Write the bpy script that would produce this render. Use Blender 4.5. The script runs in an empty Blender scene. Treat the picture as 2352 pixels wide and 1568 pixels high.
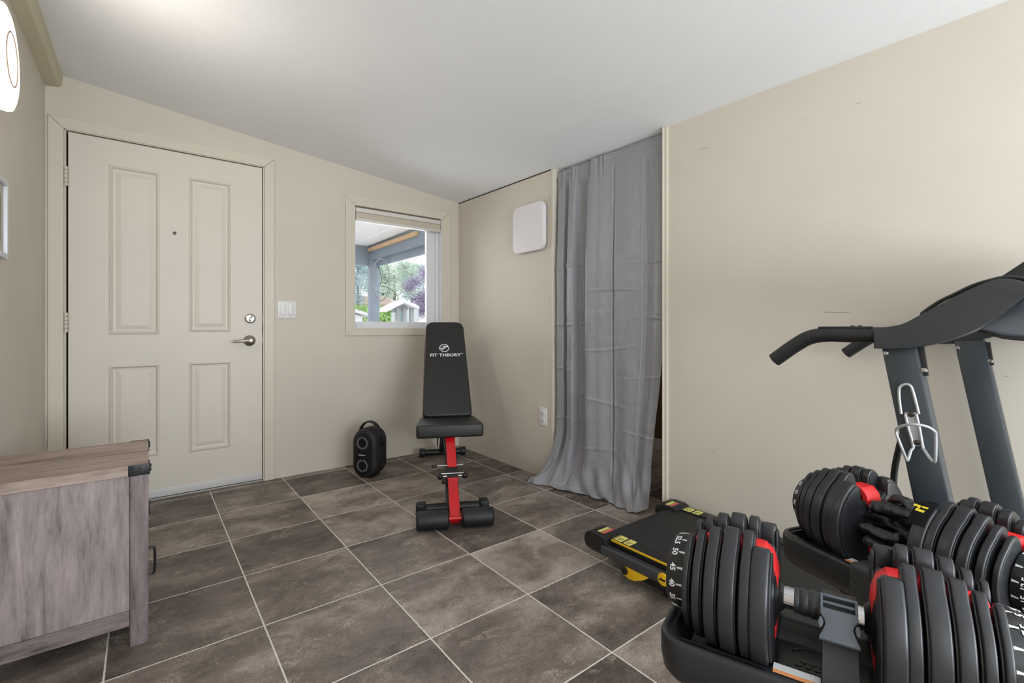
import bpy, bmesh, math, random
from mathutils import Vector, Matrix, noise
random.seed(7)
PI = math.pi
S = bpy.context.scene
C = S.collection

# ------------------------------------------------------------------ camera
F, YH, YAW, H = 1080.3, 754.7, 0.6637, 0.985
cs, sn = math.cos(YAW), math.sin(YAW)
cam_d = bpy.data.cameras.new('camera'); cam = bpy.data.objects.new('camera', cam_d); C.objects.link(cam)
cam.location = (0, 0, H); cam.rotation_euler = (PI/2, 0, -YAW)
cam_d.sensor_width = 36; cam_d.lens = 36*F/2352; cam_d.shift_y = (YH-784)/2352
cam_d.clip_start = 0.02; cam_d.clip_end = 300
S.camera = cam
def ray(u, v):
    xr = (u-1176)/F
    return Vector((cs*xr+sn, -sn*xr+cs, -(v-YH)/F))
def onX(u, v, x): r = ray(u, v); return Vector((0, 0, H))+r*(x/r.x)
def onY(u, v, y): r = ray(u, v); return Vector((0, 0, H))+r*(y/r.y)
def onZ(u, v, z): r = ray(u, v); return Vector((0, 0, H))+r*((z-H)/r.z)

# ------------------------------------------------------------------ view / world
S.view_settings.view_transform = 'Standard'; S.view_settings.look = 'None'
S.view_settings.gamma = 1; S.view_settings.use_curve_mapping = False
S.view_settings.exposure = 0.74
w = bpy.data.worlds.new('overcast_sky'); S.world = w; w.use_nodes = True
w.node_tree.nodes['Background'].inputs[0].default_value = (0.93, 0.96, 1.0, 1)
w.node_tree.nodes['Background'].inputs[1].default_value = 1.2

def area(name, loc, rot, sx, sy, power, col=(1, 1, 1)):
    l = bpy.data.lights.new(name, 'AREA'); l.shape = 'RECTANGLE'; l.size = sx; l.size_y = sy
    l.energy = power; l.color = col
    o = bpy.data.objects.new(name, l); C.objects.link(o); o.location = loc; o.rotation_euler = rot
    return o
# added area light, as daylight from an assumed, unseen window behind the camera
area('assumed_daylight_front', (0.9, -2.18, 1.25), (PI/2, 0, 0), 2.1, 1.7, 15, (0.84, 0.92, 0.99))
# added fill light behind the camera, tilted up to brighten the ceiling
area('ceiling_fill', (0.9, -2.15, 0.9), (PI/2+0.48, 0, 0), 2.1, 1.0, 44, (0.86, 0.93, 0.99))
# overcast daylight reaching the small window beside the door from under the porch roof
area('daylight_porch', (1.55, 4.22, 1.45), (-PI/2, 0, 0), 2.0, 1.4, 18, (0.92, 0.95, 1.0))
# added dim fill light that lifts the room behind the curtain
area('hall_fill', (2.75, 2.6, 1.95), (0, 0, 0), 0.5, 0.5, 3.0, (1.0, 0.93, 0.82))
area('side_fill', (-0.38, -1.2, 1.35), (PI/2, 0, -PI/2), 1.2, 1.3, 5, (0.84, 0.92, 1.0))  # added side fill, set in a made-up opening of the left wall

# ------------------------------------------------------------------ helpers
def srgb(r, g, b):
    f = lambda c: (c/255/12.92) if c/255 <= 0.04045 else ((c/255+0.055)/1.055)**2.4
    return (f(r), f(g), f(b), 1)
MATS = {}
def mat(name, col, rough=0.5, metal=0.0, noise_amt=0.0, nscale=20, bump=0.0, bscale=200, spec=0.5, emis=None, estr=0, coat=0):
    if name in MATS: return MATS[name]
    m = bpy.data.materials.new(name); m.use_nodes = True; nt = m.node_tree; b = nt.nodes['Principled BSDF']
    col = col if len(col) == 4 else (*col, 1)
    b.inputs['Base Color'].default_value = col
    b.inputs['Roughness'].default_value = rough; b.inputs['Metallic'].default_value = metal
    b.inputs['Specular IOR Level'].default_value = spec
    b.inputs['Coat Weight'].default_value = coat
    tc = nt.nodes.new('ShaderNodeTexCoord')
    if noise_amt:
        n = nt.nodes.new('ShaderNodeTexNoise'); n.inputs['Scale'].default_value = nscale; n.inputs['Detail'].default_value = 5
        nt.links.new(tc.outputs['Object'], n.inputs['Vector'])
        r = nt.nodes.new('ShaderNodeMapRange'); r.inputs[1].default_value = 0.3; r.inputs[2].default_value = 0.7
        r.inputs[3].default_value = 1-noise_amt; r.inputs[4].default_value = 1+noise_amt
        nt.links.new(n.outputs['Fac'], r.inputs[0])
        mx = nt.nodes.new('ShaderNodeVectorMath'); mx.operation = 'SCALE'; mx.inputs[0].default_value = col[:3]
        nt.links.new(r.outputs[0], mx.inputs['Scale']); nt.links.new(mx.outputs[0], b.inputs['Base Color'])
    if bump:
        n2 = nt.nodes.new('ShaderNodeTexNoise'); n2.inputs['Scale'].default_value = bscale; n2.inputs['Detail'].default_value = 3
        nt.links.new(tc.outputs['Object'], n2.inputs['Vector'])
        bp = nt.nodes.new('ShaderNodeBump'); bp.inputs['Strength'].default_value = bump; bp.inputs['Distance'].default_value = 0.002
        nt.links.new(n2.outputs['Fac'], bp.inputs['Height']); nt.links.new(bp.outputs[0], b.inputs['Normal'])
    if emis:
        b.inputs['Emission Color'].default_value = (*emis[:3], 1); b.inputs['Emission Strength'].default_value = estr
    MATS[name] = m
    return m

def finish(bm, smooth=35):
    bmesh.ops.recalc_face_normals(bm, faces=bm.faces)
    return bm
def link_mesh(name, bm, m, smooth=True, angle=35):
    me = bpy.data.meshes.new(name)
    bmesh.ops.recalc_face_normals(bm, faces=bm.faces)
    if smooth:
        for f in bm.faces: f.smooth = True
        a = math.radians(angle)
        for e in bm.edges:
            if len(e.link_faces) == 2 and e.calc_face_angle(0) > a: e.smooth = False
    bm.to_mesh(me); bm.free()
    me.materials.append(m)
    o = bpy.data.objects.new(name, me); C.objects.link(o)
    return o
ROOT = {}
def thing(name, label, cat, loc=(0, 0, 0), rotz=0, group=None):
    o = bpy.data.objects.new(name, None); C.objects.link(o); o.empty_display_size = 0.05
    o.location = loc; o.rotation_euler = (0, 0, rotz); o['label'] = label; o['category'] = cat
    if group: o['group'] = group
    ROOT[o] = Matrix.Translation(loc) @ Matrix.Rotation(rotz, 4, 'Z')
    return o
def part(name, bm, m, parent, world=False, smooth=True, label=None, angle=35):
    if world: bm.transform(ROOT[parent].inverted())
    o = link_mesh(name, bm, m, smooth, angle); o.parent = parent
    ROOT[o] = ROOT[parent]
    if label: o['label'] = label
    return o
def single(name, bm, m, label, cat, origin=(0, 0, 0), smooth=True, group=None, angle=35):
    bm.transform(Matrix.Translation(-Vector(origin)))
    o = link_mesh(name, bm, m, smooth, angle); o.location = origin
    o['label'] = label; o['category'] = cat
    if group: o['group'] = group
    ROOT[o] = Matrix.Translation(origin)
    return o
def struct(name, bm, m, smooth=False, angle=35):
    o = link_mesh(name, bm, m, smooth, angle); o['kind'] = 'structure'; ROOT[o] = Matrix.Identity(4)
    return o

def B(): return bmesh.new()
def box(bm, x0, x1, y0, y1, z0, z1, bev=0, seg=2, M=None):
    t = bmesh.new()
    bmesh.ops.create_cube(t, size=1)
    for v in t.verts:
        v.co = Vector(((x0+x1)/2+v.co.x*(x1-x0), (y0+y1)/2+v.co.y*(y1-y0), (z0+z1)/2+v.co.z*(z1-z0)))
    if bev: bmesh.ops.bevel(t, geom=list(t.edges), offset=bev, segments=seg, profile=0.5, affect='EDGES', clamp_overlap=True)
    if M: t.transform(M)
    merge(bm, t); return bm
def merge(bm, t):
    me = bpy.data.meshes.new('tmp'); t.to_mesh(me); t.free(); bm.from_mesh(me); bpy.data.meshes.remove(me)
def prism(bm, pts, a0, a1, axis='X', bev=0, seg=2, M=None, side_bev=False):
    """polygon pts (p,q) extruded along axis. X: (y,z)  Y: (x,z)  Z: (x,y)"""
    t = bmesh.new()
    def mk(p, q, a):
        return {'X': (a, p, q), 'Y': (p, a, q), 'Z': (p, q, a)}[axis]
    lo = [t.verts.new(mk(p, q, a0)) for p, q in pts]; hi = [t.verts.new(mk(p, q, a1)) for p, q in pts]
    f0 = t.faces.new(lo); f1 = t.faces.new(hi[::-1]); n = len(pts)
    for i in range(n): t.faces.new((lo[i], hi[i], hi[(i+1) % n], lo[(i+1) % n]))
    bmesh.ops.recalc_face_normals(t, faces=t.faces)
    if bev:
        es = list(t.edges) if side_bev else [e for e in t.edges if f0 in e.link_faces or f1 in e.link_faces]
        bmesh.ops.bevel(t, geom=es, offset=bev, segments=seg, profile=0.5, affect='EDGES', clamp_overlap=True)
    if M: t.transform(M)
    merge(bm, t); return bm
def sweep(bm, path, r, n=12, closed=False, cap=True, M=None):
    """tube along path; r number, list or function(i) ; returns bm"""
    t = bmesh.new(); path = [Vector(p) for p in path]; N = len(path); rings = []
    up = None
    for i, p in enumerate(path):
        if closed: d = path[(i+1) % N]-path[i-1]
        else: d = path[min(i+1, N-1)]-path[max(i-1, 0)]
        d.normalize()
        if up is None:
            up = Vector((0, 0, 1)) if abs(d.z) < 0.9 else Vector((1, 0, 0))
        side = d.cross(up).normalized(); up = side.cross(d).normalized()
        rr = r[i] if isinstance(r, (list, tuple)) else r
        ra, rb = rr if isinstance(rr, tuple) else (rr, rr)
        rings.append([t.verts.new(p+side*math.cos(2*PI*k/n)*ra+up*math.sin(2*PI*k/n)*rb) for k in range(n)])
    m = N if closed else N-1
    for i in range(m):
        a, b = rings[i], rings[(i+1) % N]
        for k in range(n): t.faces.new((a[k], a[(k+1) % n], b[(k+1) % n], b[k]))
    if cap and not closed: t.faces.new(rings[0]); t.faces.new(rings[-1][::-1])
    if M: t.transform(M)
    merge(bm, t); return bm
def cyl(bm, p0, p1, r0, r1=None, n=24, bev=0, seg=2):
    t = bmesh.new(); p0, p1 = Vector(p0), Vector(p1); d = p1-p0; L = d.length
    bmesh.ops.create_cone(t, cap_ends=True, segments=n, radius1=r0, radius2=r0 if r1 is None else r1, depth=L)
    if bev:
        es = [e for e in t.edges if any(len(f.verts) > 4 for f in e.link_faces)]
        bmesh.ops.bevel(t, geom=es, offset=bev, segments=seg, profile=0.5, affect='EDGES', clamp_overlap=True)
    q = Vector((0, 0, 1)).rotation_difference(d.normalized())
    t.transform(Matrix.Translation((p0+p1)/2) @ q.to_matrix().to_4x4())
    merge(bm, t); return bm
def lathe(bm, prof, n=48, M=None):
    """prof list of (r, a) revolved around local X axis (a along X)"""
    t = bmesh.new(); rings = []
    for r, a in prof:
        if r < 1e-6: rings.append([t.verts.new((a, 0, 0))])
        else: rings.append([t.verts.new((a, r*math.cos(2*PI*k/n), r*math.sin(2*PI*k/n))) for k in range(n)])
    for i in range(len(rings)-1):
        a, b = rings[i], rings[i+1]
        for k in range(n):
            k2 = (k+1) % n
            if len(a) == 1 and len(b) == 1: continue
            if len(a) == 1: t.faces.new((a[0], b[k], b[k2]))
            elif len(b) == 1: t.faces.new((a[k], a[k2], b[0]))
            else: t.faces.new((a[k], a[k2], b[k2], b[k]))
    if M: t.transform(M)
    merge(bm, t); return bm
def ball(bm, c, r, sx=1, sy=1, sz=1, sub=3):
    t = bmesh.new(); bmesh.ops.create_icosphere(t, subdivisions=sub, radius=r)
    t.transform(Matrix.Translation(c) @ Matrix.Diagonal((sx, sy, sz, 1))); merge(bm, t); return bm
def quad(bm, a, b, c, d):
    vs = [bm.verts.new(p) for p in (a, b, c, d)]; bm.faces.new(vs); return bm
def catmull(pts, n=8, closed=False):
    pts = [Vector(p) for p in pts]; N = len(pts); out = []
    rng = range(N) if closed else range(N-1)
    for i in rng:
        g = (lambda k: pts[k % N]) if closed else (lambda k: pts[max(0, min(N-1, k))])
        p0, p1, p2, p3 = g(i-1), g(i), g(i+1), g(i+2)
        for j in range(n):
            t = j/n
            out.append(0.5*((2*p1)+(-p0+p2)*t+(2*p0-5*p1+4*p2-p3)*t*t+(-p0+3*p1-3*p2+p3)*t**3))
    if not closed: out.append(pts[-1])
    return out
def rrect(w_, h_, r, n=6, cx=0, cy=0):
    o = []
    for (sx, sy, a0) in ((1, 1, 0), (-1, 1, 90), (-1, -1, 180), (1, -1, 270)):
        for k in range(n+1):
            a = math.radians(a0+90*k/n)
            o.append((cx+sx*(w_/2-r)+r*math.cos(a), cy+sy*(h_/2-r)+r*math.sin(a)))
    return o
def grid(bm, fn, nu, nv, closed_u=False):
    vs = [[bm.verts.new(fn(i/(nu if closed_u else nu-1), j/(nv-1))) for i in range(nu)] for j in range(nv)]
    for j in range(nv-1):
        for i in range(nu if closed_u else nu-1):
            i2 = (i+1) % nu
            bm.faces.new((vs[j][i], vs[j][i2], vs[j+1][i2], vs[j+1][i]))
    return bm
def text(s, size, M, depth=0.0004, bold=0.0, sx=1.0):
    cu = bpy.data.curves.new('lettering', 'FONT'); cu.body = s; cu.size = size; cu.align_x = 'CENTER'; cu.align_y = 'CENTER'
    cu.extrude = depth; cu.offset = bold; cu.resolution_u = 3
    o = bpy.data.objects.new('lettering', cu); C.objects.link(o)
    bpy.context.view_layer.update()
    dg = bpy.context.evaluated_depsgraph_get()
    me = bpy.data.meshes.new_from_object(o.evaluated_get(dg)); bpy.data.objects.remove(o); bpy.data.curves.remove(cu)
    bm = bmesh.new(); bm.from_mesh(me); bpy.data.meshes.remove(me)
    bm.transform(Matrix.Diagonal((sx, 1, 1, 1)))
    if M is not None: bm.transform(M)
    return bm
def basis(o, x, y, z=None):
    x = Vector(x).normalized(); y = Vector(y).normalized(); z = x.cross(y).normalized() if z is None else Vector(z)
    return Matrix(((x.x, y.x, z.x, o[0]), (x.y, y.y, z.y, o[1]), (x.z, y.z, z.z, o[2]), (0, 0, 0, 1)))

# ------------------------------------------------------------------ materials of the shell
def paint(name, col, amt=0.03, rough=0.55):
    m = mat(name, col, rough, noise_amt=amt, nscale=2.5, bump=0.10, bscale=260, spec=0.35)
    return m
WALL = paint('beige_wall_paint', srgb(207, 199, 185))
DOORP = paint('door_paint', srgb(216, 208, 196), 0.02, 0.42)
CASING = paint('casing_paint', srgb(211, 203, 187), 0.02, 0.42)
CEIL = mat('ceiling_paint', srgb(242, 243, 244), 0.9, noise_amt=0.015, nscale=3, bump=0.3, bscale=160, spec=0.2)
BEAMP = paint('beam_paint', srgb(200, 190, 166), 0.03, 0.5)
DARKGAP = mat('dark_gap', srgb(52, 44, 36), 0.9)
VINYL = mat('white_vinyl', srgb(222, 222, 224), 0.35, noise_amt=0.01)
WHITEP = mat('white_plastic', srgb(225, 223, 222), 0.35, noise_amt=0.01, nscale=5)

def floor_mat():
    m = bpy.data.materials.new('slate_look_tiles'); m.use_nodes = True; nt = m.node_tree; L = nt.links.new; N = nt.nodes.new
    b = nt.nodes['Principled BSDF']
    geo = N('ShaderNodeNewGeometry'); sp = N('ShaderNodeSeparateXYZ'); L(geo.outputs['Position'], sp.inputs[0])
    def mth(op, a, b_=None, c_=None):
        n = N('ShaderNodeMath'); n.operation = op
        for i, v in enumerate((a, b_, c_)):
            if v is None: continue
            if isinstance(v, (int, float)): n.inputs[i].default_value = v
            else: L(v, n.inputs[i])
        return n.outputs[0]
    TX, TY, X0, Y0 = 0.40405, 0.39775, 0.3141, 3.3266
    wob = N('ShaderNodeTexNoise'); wob.inputs['Scale'].default_value = 60; wob.inputs['Detail'].default_value = 3; L(geo.outputs['Position'], wob.inputs['Vector'])
    wv = mth('MULTIPLY', mth('SUBTRACT', wob.outputs['Fac'], 0.5), 0.0022)
    u = mth('DIVIDE', mth('SUBTRACT', sp.outputs[0], X0), TX); v = mth('DIVIDE', mth('SUBTRACT', sp.outputs[1], Y0), TY)
    def dist(q, T):
        fr = mth('FRACT', q); return mth('MULTIPLY', mth('MINIMUM', fr, mth('SUBTRACT', 1.0, fr)), T)
    d = mth('ADD', mth('MINIMUM', dist(u, TX), dist(v, TY)), wv)
    mr = N('ShaderNodeMapRange'); mr.interpolation_type = 'SMOOTHSTEP'; L(d, mr.inputs[0])
    mr.inputs[1].default_value = 0.0016; mr.inputs[2].default_value = 0.0030; mr.inputs[3].default_value = 1; mr.inputs[4].default_value = 0
    cid = N('ShaderNodeCombineXYZ'); L(mth('FLOOR', u), cid.inputs[0]); L(mth('FLOOR', v), cid.inputs[1])
    wn = N('ShaderNodeTexWhiteNoise'); wn.noise_dimensions = '3D'; L(cid.outputs[0], wn.inputs['Vector'])
    # shifted coordinates per tile
    sc = N('ShaderNodeVectorMath'); sc.operation = 'SCALE'; L(wn.outputs['Color'], sc.inputs[0]); sc.inputs['Scale'].default_value = 37
    ad = N('ShaderNodeVectorMath'); ad.operation = 'ADD'; L(geo.outputs['Position'], ad.inputs[0]); L(sc.outputs[0], ad.inputs[1])
    mp = N('ShaderNodeMapping'); L(ad.outputs[0], mp.inputs['Vector']); mp.inputs['Rotation'].default_value = (0, 0, 0.35); mp.inputs['Scale'].default_value = (1, 1.5, 1)
    def nz(scale, det, rough, dist_=0):
        n = N('ShaderNodeTexNoise'); n.inputs['Scale'].default_value = scale; n.inputs['Detail'].default_value = det
        n.inputs['Roughness'].default_value = rough; n.inputs['Distortion'].default_value = dist_; L(mp.outputs[0], n.inputs['Vector']); return n.outputs['Fac']
    big = nz(3.4, 5, 0.55, 0.5); mid = nz(13, 8, 0.68, 0.7); fine = nz(110, 8, 0.8, 0.2); loc = nz(5.5, 3, 0.5, 0.8)
    r1 = N('ShaderNodeValToRGB'); e = r1.color_ramp.elements
    e[0].position = 0.37; e[0].color = srgb(80, 71, 65); e[1].position = 0.65; e[1].color = srgb(186, 173, 162)
    k = e.new(0.50); k.color = srgb(124, 112, 104)
    mix0 = mth('ADD', mth('MULTIPLY', big, 0.48), mth('ADD', mth('MULTIPLY', mid, 0.20), mth('MULTIPLY', fine, 0.34)))
    sh = mth('ADD', mix0, mth('MULTIPLY', mth('SUBTRACT', wn.outputs['Value'], 0.5), 0.17)); L(sh, r1.inputs[0])
    # pale flakes and dark fissures
    fl = N('ShaderNodeMapRange'); L(mid, fl.inputs[0]); fl.inputs[1].default_value = 0.50; fl.inputs[2].default_value = 0.60
    lm_ = N('ShaderNodeMapRange'); L(loc, lm_.inputs[0]); lm_.inputs[1].default_value = 0.50; lm_.inputs[2].default_value = 0.62
    fl2 = mth('MULTIPLY', mth('MULTIPLY', fl.outputs[0], lm_.outputs[0]), mth('MULTIPLY', mth('MAXIMUM', mth('SUBTRACT', fine, 0.46), 0), 7.0))
    mx = N('ShaderNodeMix'); mx.data_type = 'RGBA'; L(mth('MINIMUM', fl2, 0.75), mx.inputs[0]); L(r1.outputs[0], mx.inputs[6]); mx.inputs[7].default_value = srgb(186, 174, 158)
    dk = N('ShaderNodeMapRange'); L(mid, dk.inputs[0]); dk.inputs[1].default_value = 0.40; dk.inputs[2].default_value = 0.28; dk.inputs[3].default_value = 0; dk.inputs[4].default_value = 0.4
    mx2 = N('ShaderNodeMix'); mx2.data_type = 'RGBA'; L(dk.outputs[0], mx2.inputs[0]); L(mx.outputs[2], mx2.inputs[6]); mx2.inputs[7].default_value = srgb(66, 58, 52)
    mx3 = N('ShaderNodeMix'); mx3.data_type = 'RGBA'; L(mr.outputs[0], mx3.inputs[0]); L(mx2.outputs[2], mx3.inputs[6]); mx3.inputs[7].default_value = srgb(226, 219, 210)
    L(mx3.outputs[2], b.inputs['Base Color'])
    rg = N('ShaderNodeMapRange'); L(fine, rg.inputs[0]); rg.inputs[3].default_value = 0.42; rg.inputs[4].default_value = 0.62; L(rg.outputs[0], b.inputs['Roughness'])
    b.inputs['Specular IOR Level'].default_value = 0.4
    bp = N('ShaderNodeBump'); bp.inputs['Strength'].default_value = 0.35; bp.inputs['Distance'].default_value = 0.0015
    L(mth('SUBTRACT', mth('ADD', mid, mth('MULTIPLY', fine, 0.5)), mr.outputs[0]), bp.inputs['Height']); L(bp.outputs[0], b.inputs['Normal'])
    return m
FLOORM = floor_mat()

def wood_mat(name, vertical_axis='Z', tint=(0, 0, 0)):
    m = bpy.data.materials.new(name); m.use_nodes = True; nt = m.node_tree; L = nt.links.new; N = nt.nodes.new
    b = nt.nodes['Principled BSDF']; tc = N('ShaderNodeTexCoord'); mp = N('ShaderNodeMapping'); L(tc.outputs['Object'], mp.inputs['Vector'])
    s = {'Z': (16, 16, 2.2), 'X': (2.2, 16, 16), 'Y': (16, 2.2, 16)}[vertical_axis]; mp.inputs['Scale'].default_value = s
    n1 = N('ShaderNodeTexNoise'); n1.inputs['Scale'].default_value = 1.6; n1.inputs['Detail'].default_value = 8; n1.inputs['Roughness'].default_value = 0.66; n1.inputs['Distortion'].default_value = 0.35
    L(mp.outputs[0], n1.inputs['Vector'])
    r = N('ShaderNodeValToRGB'); e = r.color_ramp.elements
    t = tint
    e[0].position = 0.30; e[0].color = srgb(72+t[0], 65+t[1], 65+t[2]); e[1].position = 0.72; e[1].color = srgb(172+t[0], 161+t[1], 157+t[2])
    k = e.new(0.45); k.color = srgb(130+t[0], 120+t[1], 117+t[2]); k = e.new(0.58); k.color = srgb(148+t[0], 137+t[1], 133+t[2])
    L(n1.outputs['Fac'], r.inputs[0])
    n2 = N('ShaderNodeTexNoise'); n2.inputs['Scale'].default_value = 14; n2.inputs['Detail'].default_value = 6; L(mp.outputs[0], n2.inputs['Vector'])
    mr = N('ShaderNodeMapRange'); L(n2.outputs['Fac'], mr.inputs[0]); mr.inputs[1].default_value = .3; mr.inputs[2].default_value = .7; mr.inputs[3].default_value = 0.88; mr.inputs[4].default_value = 1.1
    vm = N('ShaderNodeVectorMath'); vm.operation = 'SCALE'; L(r.outputs[0], vm.inputs[0]); L(mr.outputs[0], vm.inputs['Scale']); L(vm.outputs[0], b.inputs['Base Color'])
    b.inputs['Roughness'].default_value = 0.5
    bp = N('ShaderNodeBump'); bp.inputs['Strength'].default_value = 0.12; bp.inputs['Distance'].default_value = 0.001; L(n2.outputs['Fac'], bp.inputs['Height']); L(bp.outputs[0], b.inputs['Normal'])
    return m

# ------------------------------------------------------------------ room shell
YW, XW, XL, YF = 3.394, 2.084, -0.403, -2.3
TH = 0.12
def cz(x, y): return 2.04-0.112*(x-2.084)+0.016*(y-3.4)
def slope_box(bm, x0, x1, y0, y1, z0):
    """box from z0 up to the sloping ceiling plane"""
    t = bmesh.new(); v = {}
    for i, x in enumerate((x0, x1)):
        for j, y in enumerate((y0, y1)):
            v[i, j, 0] = t.verts.new((x, y, z0)); v[i, j, 1] = t.verts.new((x, y, cz(x, y)+0.03))
    for f in (((0,0,0),(1,0,0),(1,1,0),(0,1,0)), ((0,0,1),(0,1,1),(1,1,1),(1,0,1)), ((0,0,0),(0,0,1),(1,0,1),(1,0,0)),
              ((0,1,0),(1,1,0),(1,1,1),(0,1,1)), ((0,0,0),(0,1,0),(0,1,1),(0,0,1)), ((1,0,0),(1,0,1),(1,1,1),(1,1,0))):
        t.faces.new([v[k] for k in f])
    merge(bm, t)
HX = 3.3   # far wall of the room behind the curtain
bm = B(); box(bm, XL-TH, HX+0.1, YF-TH, YW+TH, -0.1, 0.0); struct('floor', bm, FLOORM)
bm = B(); x0, x1, y0, y1 = XL-TH, HX+0.1, YF-TH, YW+TH
t = [bm.verts.new((x, y, cz(x, y)+dz)) for dz in (0, 0.06) for x, y in ((x0, y0), (x1, y0), (x1, y1), (x0, y1))]
for f in ((0,1,2,3), (7,6,5,4), (0,4,5,1), (1,5,6,2), (2,6,7,3), (3,7,4,0)): bm.faces.new([t[i] for i in f])
struct('ceiling', bm, CEIL)

DX0, DX1, DZ = -0.330, 0.612, 2.036   # door opening
WX0, WX1, WZ0, WZ1 = 1.203, 1.921, 0.990, 1.880   # window opening
bm = B()
slope_box(bm, XL-TH, DX0, YW, YW+TH, 0); slope_box(bm, DX0, DX1, YW, YW+TH, DZ); slope_box(bm, DX1, WX0, YW, YW+TH, 0)
slope_box(bm, WX0, WX1, YW, YW+TH, WZ1); box(bm, WX0, WX1, YW, YW+TH, 0, WZ0); slope_box(bm, WX1, HX+0.1, YW, YW+TH, 0)
struct('wall_back', bm, WALL)
bm = B()   # left wall, with an opening added for side light behind the camera
slope_box(bm, XL-TH, XL, -0.55, YW, 0); slope_box(bm, XL-TH, XL, YF, -1.85, 0); box(bm, XL-TH, XL, -1.85, -0.55, 0, 0.7); slope_box(bm, XL-TH, XL, -1.85, -0.55, 2.0)
struct('wall_left', bm, WALL)
OY0, OY1 = 1.414, 2.238   # curtained opening
bm = B(); slope_box(bm, XW, XW+TH, OY1, YW, 0); slope_box(bm, XW, XW+TH, YF, OY0-0.028, 0); slope_box(bm, XW, XW+TH, OY0-0.03, OY1, 2.025)
struct('wall_right', bm, WALL)
bm = B()  # front wall, with an opening for the assumed window
slope_box(bm, XL-TH, -0.2, YF-TH, YF, 0); slope_box(bm, 2.0, HX+0.1, YF-TH, YF, 0); box(bm, -0.2, 2.0, YF-TH, YF, 0, 0.35); slope_box(bm, -0.2, 2.0, YF-TH, YF, 2.12)
struct('wall_front', bm, WALL)
# the room behind the curtain
HALL = mat('brown_panelling', srgb(112, 90, 66), 0.5, noise_amt=0.15, nscale=8)
bm = B(); slope_box(bm, HX, HX+0.1, YF, YW, 0); struct('wall_hall', bm, HALL)
bm = B(); box(bm, HX-0.014, HX, YF, YW, 0, 0.09, 0.003); struct('baseboard_hall', bm, VINYL)
# casing strip and corner beads of the curtained opening
bm = B(); box(bm, XW-0.010, XW+TH+0.004, OY0-0.030, OY0-0.001, 0, 2.008, 0.003); box(bm, XW-0.016, XW-0.009, OY0-0.012, OY0-0.004, 0, 2.006, 0.002)
struct('trim_1', bm, CASING)
bm = B(); box(bm, XW-0.004, XW+TH+0.004, OY1-0.008, OY1+0.012, 0, 2.02, 0.002); struct('trim_2', bm, CASING)
# painted beam along the top of the left wall
bm = B(); prism(bm, [(XL, cz(XL, 0)+0.02), (-0.335, cz(-0.34, 0)+0.02), (-0.340, cz(-0.34, 0)-0.055), (-0.352, cz(-0.34, 0)-0.066), (XL, 2.185+0)], YF, YW, 'Y')
for v in bm.verts: v.co.z += 0.016*v.co.y
struct('trim_3', bm, BEAMP)
# dark open seam where the ceiling panel meets the far end of the right wall
bm = B()
vs = [bm.verts.new((x, y, cz(x, y)+dz)) for dz in (-0.007, -0.001) for x, y in ((XW-0.003, YW-0.003), (XW-0.003, OY1+0.012), (XW, OY1+0.012), (XW, YW-0.003))]
for f in ((0,1,2,3), (7,6,5,4), (0,4,5,1), (1,5,6,2), (2,6,7,3), (3,7,4,0)): bm.faces.new([vs[i] for i in f])
struct('trim_4', bm, DARKGAP)

# scuffs on the right wall panel
bm = B()
for (u0, v0, u1, v1, w_) in ((1892, 716, 1951, 717, 1.2), (1604, 344, 1632, 339, 0.9), (1634, 1043, 1645, 1031, 0.9), (1851, 274, 1847, 276, 1.2), (1968, 238, 1980, 235, 0.8), (2306, 863, 2318, 866, 0.9)):
    p, q = onX(u0, v0, XW-0.0006), onX(u1, v1, XW-0.0006); sweep(bm, [p, q], (w_*0.0009, w_*0.0009), 6)
struct('trim_10', bm, mat('scuff_mark', srgb(170, 162, 148), 0.7))
# clear glass, then the frame of the assumed window behind the camera
GLASS = bpy.data.materials.new('clear_glass'); GLASS.use_nodes = True
nt = GLASS.node_tree; nt.nodes.remove(nt.nodes['Principled BSDF']); tr = nt.nodes.new('ShaderNodeBsdfTransparent'); gl = nt.nodes.new('ShaderNodeBsdfGlossy'); gl.inputs['Roughness'].default_value = 0.02
mxs = nt.nodes.new('ShaderNodeMixShader'); fr = nt.nodes.new('ShaderNodeFresnel'); fr.inputs[0].default_value = 1.35
nt.links.new(fr.outputs[0], mxs.inputs[0]); nt.links.new(tr.outputs[0], mxs.inputs[1]); nt.links.new(gl.outputs[0], mxs.inputs[2]); nt.links.new(mxs.outputs[0], nt.nodes['Material Output'].inputs[0])
def ring_box(bm, x0, x1, z0, z1, wd, y0, y1, bev=0.003, sides='lrtb'):
    if 'l' in sides: box(bm, x0, x0+wd, y0, y1, z0, z1, bev)
    if 'r' in sides: box(bm, x1-wd, x1, y0, y1, z0, z1, bev)
    if 't' in sides: box(bm, x0+wd*0.9, x1-wd*0.9, y0, y1, z1-wd, z1, bev)
    if 'b' in sides: box(bm, x0+wd*0.9, x1-wd*0.9, y0, y1, z0, z0+wd, bev)
bm = B(); ring_box(bm, -0.2, 2.0, 0.35, 2.12, 0.06, YF-0.09, YF-0.03); struct('assumed_window', bm, VINYL)  # out of view, assumed as the source of the front daylight

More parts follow.
